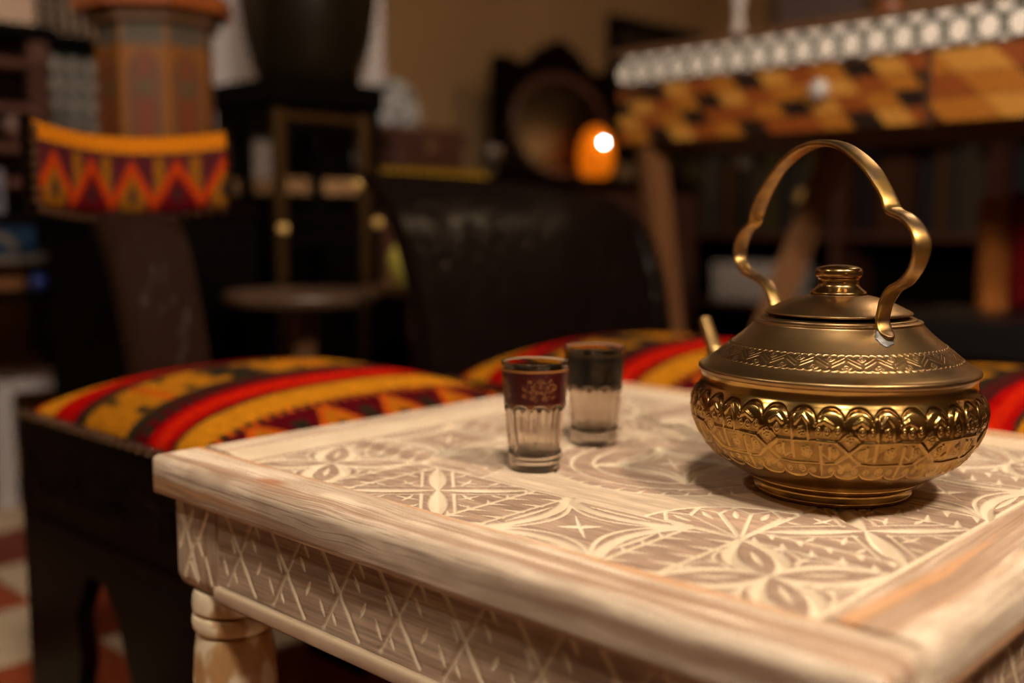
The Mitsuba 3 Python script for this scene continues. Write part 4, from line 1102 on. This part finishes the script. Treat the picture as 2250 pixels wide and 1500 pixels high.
# panel on the back wall
w0, w1 = at_v(1705, 55, V1 - .02), at_v(1900, 55, V1 - .02)
t = thing('wall_panel', 'pale mauve framed panel high on the back wall above the console', 'picture')
put('canvas', cbox([w0[0], V1 - .02, w0[2] - .25], [w1[0], V1 - .006, w0[2] + .5], .003), 'm_mauve', t)
put('frame', merge(cbox([w0[0] - .03, V1 - .03, w0[2] - .28], [w0[0], V1 - .001, w0[2] + .53], .004), cbox([w1[0], V1 - .03, w0[2] - .28], [w1[0] + .03, V1 - .001, w0[2] + .53], .004), cbox([w0[0], V1 - .03, w0[2] - .28], [w1[0], V1 - .001, w0[2] - .25], .004), cbox([w0[0], V1 - .03, w0[2] + .5], [w1[0], V1 - .001, w0[2] + .53], .004)), 'm_brown_wood', t)

# ------------------------------------------------------------------ along the left wall: sideboard, mirror, lamp
UF = -1.62
sb_z = float(at_u(900, 380, UF)[2]) + .012
sv0, sv1 = float(at_u(792, 380, UF)[1]), 3.12
t = thing('sideboard', 'long dark sideboard with a yellow-painted top edge along the left wall', 'sideboard')
put('top', cbox([UF - .37, sv0, sb_z - .035], [UF, sv1, sb_z], .003), 'm_dark_wood', t)
put('edge_strip', cbox([UF - .002, sv0 + .004, sb_z - .034], [UF + .010, float(at_u(1068, 395, UF)[1]), sb_z - .002], .002), 'm_yellow', t, label='yellow-painted edge strip')
put('body', cbox([UF - .36, sv0 + .02, .08], [UF - .015, sv1 - .02, sb_z - .035], .003), 'm_dark_wood', t)
for k in range(3):
    y0 = sv0 + .04 + k * (sv1 - sv0 - .06) / 3
    d_ = put('door', cbox([UF - .018, y0, .12], [UF - .003, y0 + (sv1 - sv0 - .06) / 3 - .02, sb_z - .05], .003), 'm_red_wood', t)
    put('knob', moved(trimesh.creation.icosphere(2, .012), UF + .006, y0 + .05, .5), 'm_brass_dull', d_, True)
put('plinth', cbox([UF - .34, sv0 + .04, 0], [UF - .04, sv1 - .04, .08], .003), 'm_black', t)

# dressing mirror with carved crest
UM = -1.90
mTL, mTR, mPK = at_u(1085, 97, UM), at_u(1350, 150, UM), at_u(1192, 88, UM)
mv0, mv1, mz1 = float(mTL[1]), float(mTR[1]), float(mTL[2])
t = thing('mirror', 'dark carved mirror with an oval glass and crested top, standing on the sideboard', 'mirror')
mw = mv1 - mv0
def crest(a):
    z = np.interp(a, [0, .03, .10, .22, .36, .50, .64, .78, .90, .97, 1], [-.02, 0, -.005, -.025, .045, .085, .045, -.025, -.005, 0, -.02]); return z
aa = np.linspace(0, 1, 41)
outer = [(mv0 + a * mw, mz1 - .03 + crest(a)) for a in aa] + [(mv1, sb_z + .0005), (mv0, sb_z + .0005)]
oc = ((mv0 + mv1) / 2 - .01, (mz1 + sb_z) / 2 - .03); orx, orz = mw * .36, (mz1 - sb_z) * .36
oval = [(oc[0] + orx * math.cos(a), oc[1] + orz * math.sin(a)) for a in np.linspace(0, 2 * np.pi, 60, endpoint=False)]
def on_wall(poly, d, u):
    m = extrude(poly, d); m.apply_transform(np.array([[0, 0, 1, u], [1, 0, 0, 0], [0, 1, 0, 0], [0, 0, 0, 1.0]])); return m
put('frame', on_wall(Polygon(outer, [oval]), .04, UM - .02), 'm_dark_wood', t)
put('glass', on_wall(Polygon(oval).buffer(.005), .008, UM - .015), 'm_mirror', t, label='dim oval mirror glass')
rim = [(UM + .02, oc[0] + (orx + .012) * math.cos(a), oc[1] + (orz + .012) * math.sin(a)) for a in np.linspace(0, 2 * np.pi, 61)]
put('moulding', tube(rim, .014, 10, False), 'm_red_wood', t, True)

p0 = at_u(1345, 30, U0 + .03)
t = thing('picture', 'dark framed picture hanging on the left wall beyond the mirror', 'picture')
pz1 = float(p0[2]); pv0_ = float(p0[1]); pv1_ = V1 - .12
put('frame', on_wall(Polygon([(pv0_, pz1 - .6), (pv1_, pz1 - .6), (pv1_, pz1), (pv0_, pz1)], [[(pv0_ + .05, pz1 - .55), (pv1_ - .05, pz1 - .55), (pv1_ - .05, pz1 - .05), (pv0_ + .05, pz1 - .05)]]), .03, U0 + .002), 'm_black', t)
put('canvas', cbox([U0 + .002, pv0_ + .045, pz1 - .555], [U0 + .018, pv1_ - .045, pz1 - .045], .002), 'm_painting', t)

UL = -1.80
lp_, lb_ = at_u(1310, 280, UL), at_u(1310, 405, UL)
lr = float(np.linalg.norm(at_u(1350, 340, UL)[:2] - at_u(1268, 340, UL)[:2])) / 2 * .58
t = thing('amber_lamp', 'glowing amber table lamp on the sideboard beside the mirror', 'lamp')
hL = float(lp_[2]) - sb_z
put('shade', moved(lathe(spline([(.3 * lr, .012), (.75 * lr, .014), (lr, .3 * hL), (lr, .6 * hL), (.75 * lr, .86 * hL), (.35 * lr, hL), (.30 * lr, hL)], 50), 40), lp_[0], lp_[1], sb_z), 'm_amber_glass', t, True, label='amber glass shade',
    emitter={'type': 'area', 'radiance': {'type': 'rgb', 'value': [0.19, 0.040, 0.0008]}})
put('base', moved(lathe([(0, 0), (.8 * lr, 0), (.8 * lr, .008), (.5 * lr, .014), (0, .014)], 32), lp_[0], lp_[1], sb_z + .0005), 'm_brass_dull', t, 40)
bb = at_u(1327, 313, UL + lr + .012)
put('bulb', moved(trimesh.creation.icosphere(2, .009), *bb), 'm_white_paint', t, True, label='bright bare bulb', emitter={'type': 'area', 'radiance': {'type': 'rgb', 'value': [90, 62, 30]}})
put('bulb_arm', tube([bb + [-.006, 0, 0], bb + [-.012, 0, -.02], [bb[0] - .03, bb[1], bb[2] - .06], [lp_[0] + .75 * lr, lp_[1], sb_z + .01]], .003), 'm_brass_dull', t, True)
cp = at_u(1080, 390, UF - .1)
t = thing('metal_cup', 'small silver cup on the sideboard in front of the mirror', 'cup')
put('bowl', moved(lathe(spline([(0, .0), (.020, 0), (.010, .008), (.008, .022), (.024, .036), (.030, .060), (.030, .085), (.027, .085), (.026, .060), (.01, .038), (0, .036)], 60), 32), UF - .1, cp[1], sb_z + .0005), 'm_silver', t, 40)

UC = -1.72
c0, c1_ = at_u(822, 370, UC), at_u(992, 370, UC)
cz = float(at_u(905, 276, UC)[2])
t = thing('lidded_casket', 'dark casket with a domed lid on the sideboard, before the white plate', 'casket')
hc = cz - sb_z
put('box', cbox([UC - .12, c0[1] + .02, sb_z + .0005], [UC + .08, c1_[1] - .02, sb_z + hc * .55], .006), 'm_red_wood', t)
aa = np.linspace(0, np.pi, 24)
V = np.array([[(UC - .02 + .105 * math.cos(a), y, sb_z + hc * .55 + hc * .45 * math.sin(a)) for a in aa] for y in np.linspace(c0[1], c1_[1], 6)])
V = np.concatenate([V[:1].mean(1, keepdims=True).repeat(24, 1), V, V[-1:].mean(1, keepdims=True).repeat(24, 1)])
put('lid', grid(V), 'm_red_wood', t, 40)
put('clasp', cbox([UC + .08, (c0[1] + c1_[1]) / 2 - .015, sb_z + hc * .42], [UC + .088, (c0[1] + c1_[1]) / 2 + .015, sb_z + hc * .62], .002), 'm_brass_dull', t)
UP = -1.93
pc, pr_ = at_u(868, 252, UP), at_u(926, 240, UP)
R_ = .112
pl = lathe(spline([(0, .014), (.45 * R_, .012), (.62 * R_, .006), (.98 * R_, -.008), (R_, -.010), (.98 * R_, -.013), (.62 * R_, 0), (.4 * R_, -.004), (0, -.004)], 60), 96)
vv_ = np.array(pl.vertices); rad = np.hypot(vv_[:, 0], vv_[:, 1]) / R_; th_ = np.arctan2(vv_[:, 1], vv_[:, 0])
pcol = np.tile([0.62, 0.62, 0.66], (len(vv_), 1))
blue = ((rad > .68) & (rad < .92) & (np.sin(th_ * 6) > .35)) | ((rad < .38) & (np.sin(th_ * 4 + .6) > -.1) & (rad > .12)) | (np.abs(rad - .62) < .025)
pcol[blue] = (0.05, 0.09, 0.14)
pl.apply_transform(np.array([[0, 0, -1, 0], [1, 0, 0, 0], [0, 1, 0, 0], [0, 0, 0, 1.0]]) )
pl.apply_transform(trimesh.transformations.rotation_matrix(np.pi, [0, 0, 1]))
pl.apply_translation([UP, pc[1], pc[2]])
t = thing('plate', 'white plate with blue painting standing upright behind the dark casket', 'plate')
put('dish', pl, 'm_vertex_glaze', t, True, color=pcol)
put('plate_stand', merge(bar([UP - .02, pc[1] - .05, pc[2] - R_ * .3], [UP + .03, pc[1] - .05, sb_z], .008, .008), bar([UP - .02, pc[1] + .05, pc[2] - R_ * .3], [UP + .03, pc[1] + .05, sb_z], .008, .008), bar([UP - .03, pc[1], pc[2]], [UP - .09, pc[1], sb_z], .008, .008)), 'm_black', t)

# ------------------------------------------------------------------ curtain, vase on its stand, brass étagère
cv0_, cv1_ = float(at_u(455, 200, U0 + .06)[1]), float(at_u(846, 150, U0 + .06)[1])
S, Q_ = np.meshgrid(np.linspace(0, 1, 200), np.linspace(0, 1, 10), indexing='ij')
V = np.stack([U0 + .05 + .022 * np.sin(S * 2 * np.pi * 11) * (.4 + .6 * Q_) * (1 - .2 * np.cos(S * 17)), cv0_ + S * (cv1_ - cv0_), .02 + (1 - Q_) * 2.2], -1)
t = thing('curtain', 'white curtain hanging on the left wall behind the big dark vase', 'curtain')
put('cloth', grid(V), 'm_curtain', t, True)
put('rod', tube([[U0 + .05, cv0_ - .1, 2.235], [U0 + .05, (cv0_ + cv1_) / 2, 2.235], [U0 + .05, cv1_ + .1, 2.235]], .012), 'm_brass_dull', t, True)
for y in (cv0_, cv1_): put('bracket', tube([[U0, y, 2.235], [U0 + .03, y, 2.235], [U0 + .05, y, 2.235]], .007), 'm_brass_dull', t, True)

vp = at_d(680, 190, 2.55)
sc_ = at_d(652, 190, 2.55)
st = thing('vase_stand', 'black stand with a pale lower shelf under the big dark vase', 'stand')
vz = float(vp[2]); sA = .150
put('top', cbox([sc_[0] - sA, sc_[1] - sA, vz - .06], [sc_[0] + sA, sc_[1] + sA, vz], .004), 'm_black', st)
put('apron', cbox([sc_[0] - sA + .02, sc_[1] - sA + .02, vz - .125], [sc_[0] + sA - .02, sc_[1] + sA - .02, vz - .06], .003), 'm_dark_wood', st)
lz = float(at_d(660, 412, 2.5)[2])
put('shelf', cbox([sc_[0] - sA, sc_[1] - sA, lz - .018], [sc_[0] + sA, sc_[1] + sA, lz + .018], .004), 'm_light_wood', st, label='pale wooden lower shelf')
for sx in (-1, 1):
    for sy in (-1, 1): put('leg', cbox([sc_[0] + sx * (sA - .03) - .02, sc_[1] + sy * (sA - .03) - .02, 0], [sc_[0] + sx * (sA - .03) + .02, sc_[1] + sy * (sA - .03) + .02, vz - .06], .003), 'm_black', st)
put('added_lower_body', cbox([sc_[0] - sA + .02, sc_[1] - sA + .02, .02], [sc_[0] + sA - .015, sc_[1] + sA - .02, lz - .018], .003), 'm_black', st)  # added black body: hides the curtain, keeps the space below dark
t = thing('added_dark_box', 'added black box filling the dark half of the vase stand shelf', 'box')
put('carton', cbox([sc_[0] - .06, sc_[1] - .01, lz + .0185], [sc_[0] + .09, sc_[1] + sA - .05, vz - .13], .004), 'm_black', t)  # added box standing in for the dark half of the shelf
put('lid', cbox([sc_[0] - .062, sc_[1] - .012, vz - .16], [sc_[0] + .094, sc_[1] + sA - .048, vz - .128], .004), 'm_dark_wood', t)
t = thing('vase', 'large dark bronze vase standing on the black stand', 'vase')
put('pot', moved(lathe(1.09 * spline([(0, 0.004), (.092, 0.001), (.106, .004), (.122, .04), (.140, .12), (.150, .20), (.152, .30), (.140, .42), (.11, .50), (.075, .54), (.07, .57), (.085, .60), (.08, .60), (.062, .57), (.06, .5)], 90), 72), vp[0], vp[1], vz), 'm_vase', t, True)

e0, e1 = at_d(610, 238, 2.0), at_d(806, 266, 2.14)
et = thing('etagere', 'slender brass shelf frame standing in front of the vase stand', 'shelf')
eu0 = float(e0[0]); ev0, ev1 = float(e0[1]), float(e1[1]); ez = float(e0[2]); ed = .16
post_r = .011
for (x, y) in ((eu0, ev0), (eu0, ev1), (eu0 - ed, ev0 + .03), (eu0 - ed, ev1)):
    put('post', cbox([x - post_r, y - post_r, 0], [x + post_r, y + post_r, ez], .003), 'm_brass_dark' if x == eu0 else 'm_black', et)  # rear posts black: the dimness behind is put into their colour
zs_ = [float(at_d(700, yy, 2.05)[2]) for yy in (255, 480, 532)]
for z in (ez - .012, zs_[1], zs_[2], .18):
    for (a, b) in (((eu0, ev0), (eu0, ev1)), ((eu0 - ed, ev0), (eu0 - ed, ev1)), ((eu0, ev0), (eu0 - ed, ev0)), ((eu0, ev1), (eu0 - ed, ev1))):
        put('rail', cbox([min(a[0], b[0]) - .006, min(a[1], b[1]) - .006, z - .008], [max(a[0], b[0]) + .006, max(a[1], b[1]) + .006, z + .008], .002), 'm_brass_dark' if a[0] == b[0] == eu0 and z > ez - .1 else 'm_black', et)  # dim brass rails coloured black, shade put into the colour
put('shelf', cbox([eu0 - ed, ev0, .186], [eu0, ev1, .194], .002), 'm_black', et)
put('shelf', cbox([eu0 - ed, ev0, zs_[2] + .008], [eu0, ev1, zs_[2] + .014], .002), 'm_black', et)
for px, py in ((622, 503), (786, 405), (830, 490)):
    q = at_u(px, py, eu0 + .018); put('finial', moved(trimesh.creation.icosphere(2, .011), *q), 'm_brass_bright', et, True)

# ------------------------------------------------------------------ round stool table, chest and jar
sp_ = at_d(665, 640, 1.86)
t = thing('side_table', 'round dark wooden side table on a turned stem between the two chairs', 'side table')
sz = float(sp_[2])
put('top', moved(lathe(spline([(0, -.022), (.115, -.022), (.132, -.016), (.136, -.008), (.132, 0), (.12, .001), (0, .001)], 50), 64), sp_[0], sp_[1], sz), 'm_table_wood', t, 40)
put('stem', moved(lathe(spline([(.03, 0.03), (.035, .06), (.022, .12), (.020, .3), (.026, .36), (.020, .42), (.03, sz - .023), (0, sz - .022)], 60), 32), sp_[0] + .0, sp_[1], 0), 'm_brown_wood', t, 40)
put('foot', moved(lathe(spline([(0, 0), (.11, 0), (.115, .012), (.06, .026), (.03, .034), (0, .034)], 40), 48), sp_[0], sp_[1], 0), 'm_brown_wood', t, 40)
q0 = at_d(868, 625, 2.15)
cz_ = float(q0[2])
t = thing('chest', 'small brown wooden chest beside the broad chair back', 'chest')
put('body', cbox([q0[0] - .04, q0[1] - .04, .02], [q0[0] + .10, q0[1] + .22, cz_ - .02], .004), 'm_dark_wood', t)
put('lid', cbox([q0[0] - .045, q0[1] - .05, cz_ - .02], [q0[0] + .11, q0[1] + .23, cz_], .004), 'm_brown_wood', t)
put('corner_strip', cbox([q0[0] + .09, q0[1] + .205, .02], [q0[0] + .106, q0[1] + .224, cz_ - .02], .002), 'm_mid_wood', t)
put('corner_strip', cbox([q0[0] + .09, q0[1] - .044, .02], [q0[0] + .106, q0[1] - .025, cz_ - .02], .002), 'm_mid_wood', t)
for x in (-.02, .08):
    for y in (-.02, .20): put('foot', cbox([q0[0] + x - .015, q0[1] + y - .015, 0], [q0[0] + x + .015, q0[1] + y + .015, .02], .002), 'm_dark_wood', t)
jh = float(at_d(868, 515, 2.15)[2]) - cz_
t = thing('jar', 'yellow ceramic jar on the small chest, half hidden by the chair back', 'jar')
put('pot', moved(lathe(spline([(0, 0), (.035, 0), (.040, .006), (.052, .35 * jh), (.050, .62 * jh), (.034, .86 * jh), (.030, .92 * jh), (.036, jh), (.03, jh), (.026, .9 * jh)], 60), 48), q0[0] + .035, q0[1] + .022, cz_ + .0005), 'm_yellow_jar', t, True)

# ------------------------------------------------------------------ painted octagonal pedestal
pc = at_d(338, 38, 1.95)
PZ = float(pc[2])
ped = thing('pedestal', 'octagonal orange painted pedestal with arched medallions, behind the left chair', 'pedestal')
rot = math.radians(-40)
def octo(r): return [(r * math.cos(rot + k * np.pi / 4 + np.pi / 8), r * math.sin(rot + k * np.pi / 4 + np.pi / 8)) for k in range(8)]
PB = float(at_d(338, 448, 1.95)[2])
put('base', moved(extrude(Polygon(octo(.135)), .04), pc[0], pc[1], PB), 'm_tile_rust', ped)
put('core', moved(extrude(Polygon(octo(.100)), PZ - PB - .041), pc[0], pc[1], PB + .04), 'm_tile_rust', ped)
put('top', moved(extrude(Polygon(octo(.142)), .03), pc[0], pc[1], PZ), 'm_tile_rust', ped, label='projecting red-orange top')
put('cornice', moved(extrude(Polygon(octo(.118)), .022), pc[0], pc[1], PZ - .022), 'm_brown_wood', ped)
oc_ = octo(.104)
for k in range(8):
    a, b = np.array(oc_[k]), np.array(oc_[(k + 1) % 8])
    S, Q_ = np.meshgrid(np.linspace(.0, 1, 40), np.linspace(0, 1, 200), indexing='ij')
    z = PB + .04 + Q_ * (PZ - .022 - PB - .04)
    xx = (S - .5) * 2
    zt = PZ - .022 - z
    col = np.zeros(S.shape + (3,)); col[:] = (0.17, 0.055, 0.005)
    per = .235
    zz = ((zt - .05) % per) / per
    arch = np.abs(xx) < np.where(zz < .18, .74 * np.sqrt(np.clip(zz / .18, 0, 1)), np.where(zz > .86, .74 * np.sqrt(np.clip((1 - zz) / .14, 0, 1)), .74))
    col[arch & (zt > .045)] = (0.085, 0.036, 0.022)
    xm = np.abs(xx) < .42 * np.abs(np.sin(zz * np.pi)) ** .6
    col[xm & (zt > .045)] = (0.13, 0.026, 0.008)
    col[(np.abs(np.abs(xx) - .42 * np.abs(np.sin(zz * np.pi)) ** .6) < .07) & (zt > .05)] = (0.14, .04, .009)
    for zc in (.28, .72):
        d = np.hypot(xx * .5, (zz - zc) * 1.9); col[(d < .15) & (zt > .05)] = (0.06, 0.045, 0.02); col[(d < .06) & (zt > .05)] = (.11, .07, .022)
    col[zt < .042] = (0.07, 0.052, 0.036)
    col[(zt < .036) & (zt > .008) & (np.sin(S * 60) > .2)] = (0.045, .038, .03)
    col[np.abs(xx) > .93] = (0.20, 0.068, 0.005)
    P_ = a + (b - a) * S[..., None]
    put('painted_side', grid(np.stack([P_[..., 0] + pc[0], P_[..., 1] + pc[1], z], -1)), 'm_vertex_wood', ped, color=col.reshape(-1, 3))

t = thing('low_cabinet', 'black low cabinet carrying the painted octagonal pedestal', 'cabinet')
put('body', cbox([pc[0] - .16, pc[1] - .15, .03], [pc[0] + .15, pc[1] + .11, PB - .025], .004), 'm_black', t)
put('top', cbox([pc[0] - .17, pc[1] - .16, PB - .025], [pc[0] + .15, pc[1] + .12, PB - .0005], .004), 'm_dark_wood', t)
put('plinth', cbox([pc[0] - .15, pc[1] - .14, 0], [pc[0] + .14, pc[1] + .10, .03], .003), 'm_black', t)

# ------------------------------------------------------------------ far left: carved cabinet, mosaic chest, grille, shelf, bench
q = at_d(108, 60, 2.19)
cb = thing('cabinet', 'dark reddish carved cabinet at the far left edge', 'cabinet')
x1, y1, z1_ = float(q[0]), float(q[1]), float(q[2])
y0 = y1 - .75
zcab = float(at_d(60, 470, 2.12)[2]) + .0005
put('body', cbox([x1 - .26, y0, zcab + .02], [x1 - .02, y1, z1_ - .03], .004), 'm_dark_wood', cb)
put('cornice', cbox([x1 - .28, y0 - .02, z1_ - .03], [x1 + .012, y1 + .015, z1_], .006), 'm_black', cb)
for i, dz in enumerate((.07, .16, .24, .31)):
    put('moulding', cbox([x1 - .03, y0 + .01, z1_ - dz - .022], [x1 + .006, y1 - .005, z1_ - dz], .007), 'm_red_wood', cb)
put('stile', cbox([x1 - .03, y1 - .045, zcab + .02], [x1 + .004, y1 - .003, z1_ - .03], .005), 'm_red_wood', cb)
for i in range(7):
    yy = y0 + .05 + i * (y1 - y0 - .12) / 6
    put('rosette', moved(trimesh.creation.icosphere(2, .03).apply_scale([.35, 1, 1]), x1 - .012, yy, z1_ - .205), 'm_red_wood', cb, True)
put('plinth', cbox([x1 - .25, y0 + .02, zcab], [x1 - .04, y1 - .02, zcab + .02], .003), 'm_black', cb)

q0, q1 = at_d(100, 112, 2.55), at_d(222, 300, 2.55)
mc = thing('mosaic_chest', 'small chest with a black and white mosaic front, on the low white bench', 'chest')
mx, my, mz = float(q0[0]), float(q0[1]), float(q0[2])
mW = .22
bzt = float((CAM + ray(100, 842) * np.linalg.norm((at_z(17, 1112, 0.0) - CAM)[:2]) / np.linalg.norm(ray(100, 842)[:2]))[2]) + .0125
put('body', cbox([mx - .18, my, bzt + .03], [mx, my + mW, mz - .001], .003), 'm_dark_inlay', mc)
put('lid', cbox([mx - .19, my - .01, mz], [mx + .012, my + mW + .01, mz + .045], .004), 'm_black', mc)
put('foot_board', cbox([mx - .16, my + .02, bzt], [mx - .02, my + mW - .02, bzt + .03], .002), 'm_black', mc)
loz = extrude(Polygon([(-.0185, 0), (-.008, -.021), (.008, -.021), (.0185, 0), (.008, .021), (-.008, .021)]), .003)
loz.apply_transform(np.array([[0, 0, 1, 0], [1, 0, 0, 0], [0, 1, 0, 0], [0, 0, 0, 1.0]]))
loz.apply_scale([1, .80, .80])
lozd = mikit.ply(loz, 'm_grey_inlay')
kb_ = [k for k in scene if k == mc + '__body'][0]
for i in range(5):
    for j in range(8):
        put('mosaic_tile', lozd, None, kb_, to_world=T().translate([mx, my + .022 + i * .042 + (.0 if j % 2 == 0 else .0), mz - .028 - j * .048]))
sq_ = extrude(Polygon([(-.009, 0), (0, -.011), (.009, 0), (0, .011)]), .003)
sq_.apply_transform(np.array([[0, 0, 1, 0], [1, 0, 0, 0], [0, 1, 0, 0], [0, 0, 0, 1.0]]))
sqd = mikit.ply(sq_, 'm_grey_inlay')
for i in range(4):
    for j in range(7): put('mosaic_tile', sqd, None, kb_, to_world=T().translate([mx, my + .043 + i * .042, mz - .052 - j * .048]))

structure('trim_1', cbox([U0 + .001, -.25, .9], [U0 + .012, float(at_u(214, 40, U0)[1]) + .02, 2.3], .002), 'm_pale_plaster', 'pale pink plaster field of the left wall behind the iron grille')
gr = thing('grille', 'dark iron bar grille on the pale wall above the mosaic chest', 'grille')
g0, g1 = at_u(88, 40, U0 + .04), at_u(214, 40, U0 + .04)
gz0, gz1 = float(at_u(150, 100, U0 + .04)[2]), float(g0[2]) + .35
gv = np.linspace(float(g0[1]), float(g1[1]), 6)
for y in gv: put('bar', cbox([U0 + .03, y - .007, gz0], [U0 + .05, y + .007, gz1], .004), 'm_black', gr)
for z in (gz0, gz1): put('rail', cbox([U0 + .025, gv[0] - .03, z - .02], [U0 + .055, gv[-1] + .03, z + .02], .004), 'm_black', gr)
for y in (gv[0], gv[-1]): put('bracket', cbox([U0, y - .01, gz1 - .03], [U0 + .03, y + .01, gz1 - .01], .002), 'm_black', gr)

ds = thing('display_shelf', 'dark low display shelf with small items at the far left, below the cabinet', 'shelf')
dq = at_d(20, 470, 2.12)
dx, dy = float(dq[0]), float(dq[1])
zA, zB, zC_ = float(at_d(60, 470, 2.12)[2]), float(at_d(60, 562, 2.12)[2]), float(at_d(60, 640, 2.12)[2])
for z, mm_ in ((zA, 'm_black'), (zB, 'm_grey_paint'), (zC_ - .0, 'm_black')): put('board', cbox([dx - .32, dy - .5, z - .016], [dx + .012, dy + .36, z], .003), mm_, ds)
for y in (dy - .48, dy + .34):
    for x in (dx - .25, dx - .01): put('leg', cbox([x - .010, y - .010, 0], [x + .010, y + .010, zA - .016], .002), 'm_black', ds)
t = thing('picture_card', 'white card with blue print standing on the display shelf at the left edge', 'card')
ch = float(at_d(20, 372, 2.12)[2]) - zA
put('sheet', cbox([dx - .015, dy - .08, zA + .0005], [dx - .005, dy - .004, zA + ch], .002), 'm_card', t)
put('print', cbox([dx - .0052, dy - .06, zA + .02], [dx - .0035, dy - .016, zA + ch * .6], .0005), 'm_blue', t)
t = thing('framed_tile', 'blue tile picture with a cream arch on the middle board of the display shelf', 'tile')
th2 = min(float(at_d(40, 484, 2.12)[2]) - zB, zA - .020 - zB)
put('tile_slab', cbox([dx - .02, dy - .10, zB + .0005], [dx - .008, dy + .055, zB + th2], .002), 'm_blue', t)
ap = [(dy - .05 + .07 * math.cos(a), zB + .008 + .045 * math.sin(a)) for a in np.linspace(0, np.pi, 20)]
ap2 = [(dy - .05 + .05 * math.cos(a), zB + .008 + .030 * math.sin(a)) for a in np.linspace(np.pi, 0, 20)]
put('arch', on_wall(Polygon(ap + ap2), .003, dx - .0078), 'm_grey_paint', t)
t = thing('glass_ball', 'deep blue glass ball on the lowest board of the display shelf', 'ball')
q = at_d(86, 632, 2.12)
put('ball', moved(trimesh.creation.icosphere(3, .018), q[0] + .0, q[1], zC_ + .0185), 'm_blue_deep', t, True)
t = thing('wooden_block', 'small brown wooden block on the lowest board of the display shelf', 'block')
put('block', cbox([dx - .05, dy - .06, zC_ + .0005], [dx - .004, dy + .03, zC_ + .024], .003), 'm_mid_wood', t)

lq = at_z(17, 1112, 0.0)
tq = CAM + ray(100, 842) * np.linalg.norm((lq - CAM)[:2]) / np.linalg.norm(ray(100, 842)[:2])
wb = thing('low_bench', 'low white painted bench on the tiled floor at the far left', 'bench')
bz_ = float(tq[2]) + .012
put('top', cbox([lq[0] - .20, lq[1] - .04, bz_ - .03], [lq[0] + .02, lq[1] + .55, bz_], .004), 'm_curtain', wb)
for y in (-.0, .50):
    for x in (-.17, 0): put('leg', cbox([lq[0] + x - .018, lq[1] + y - .02, 0], [lq[0] + x + .018, lq[1] + y + .02, bz_ - .03], .003), 'm_curtain', wb)
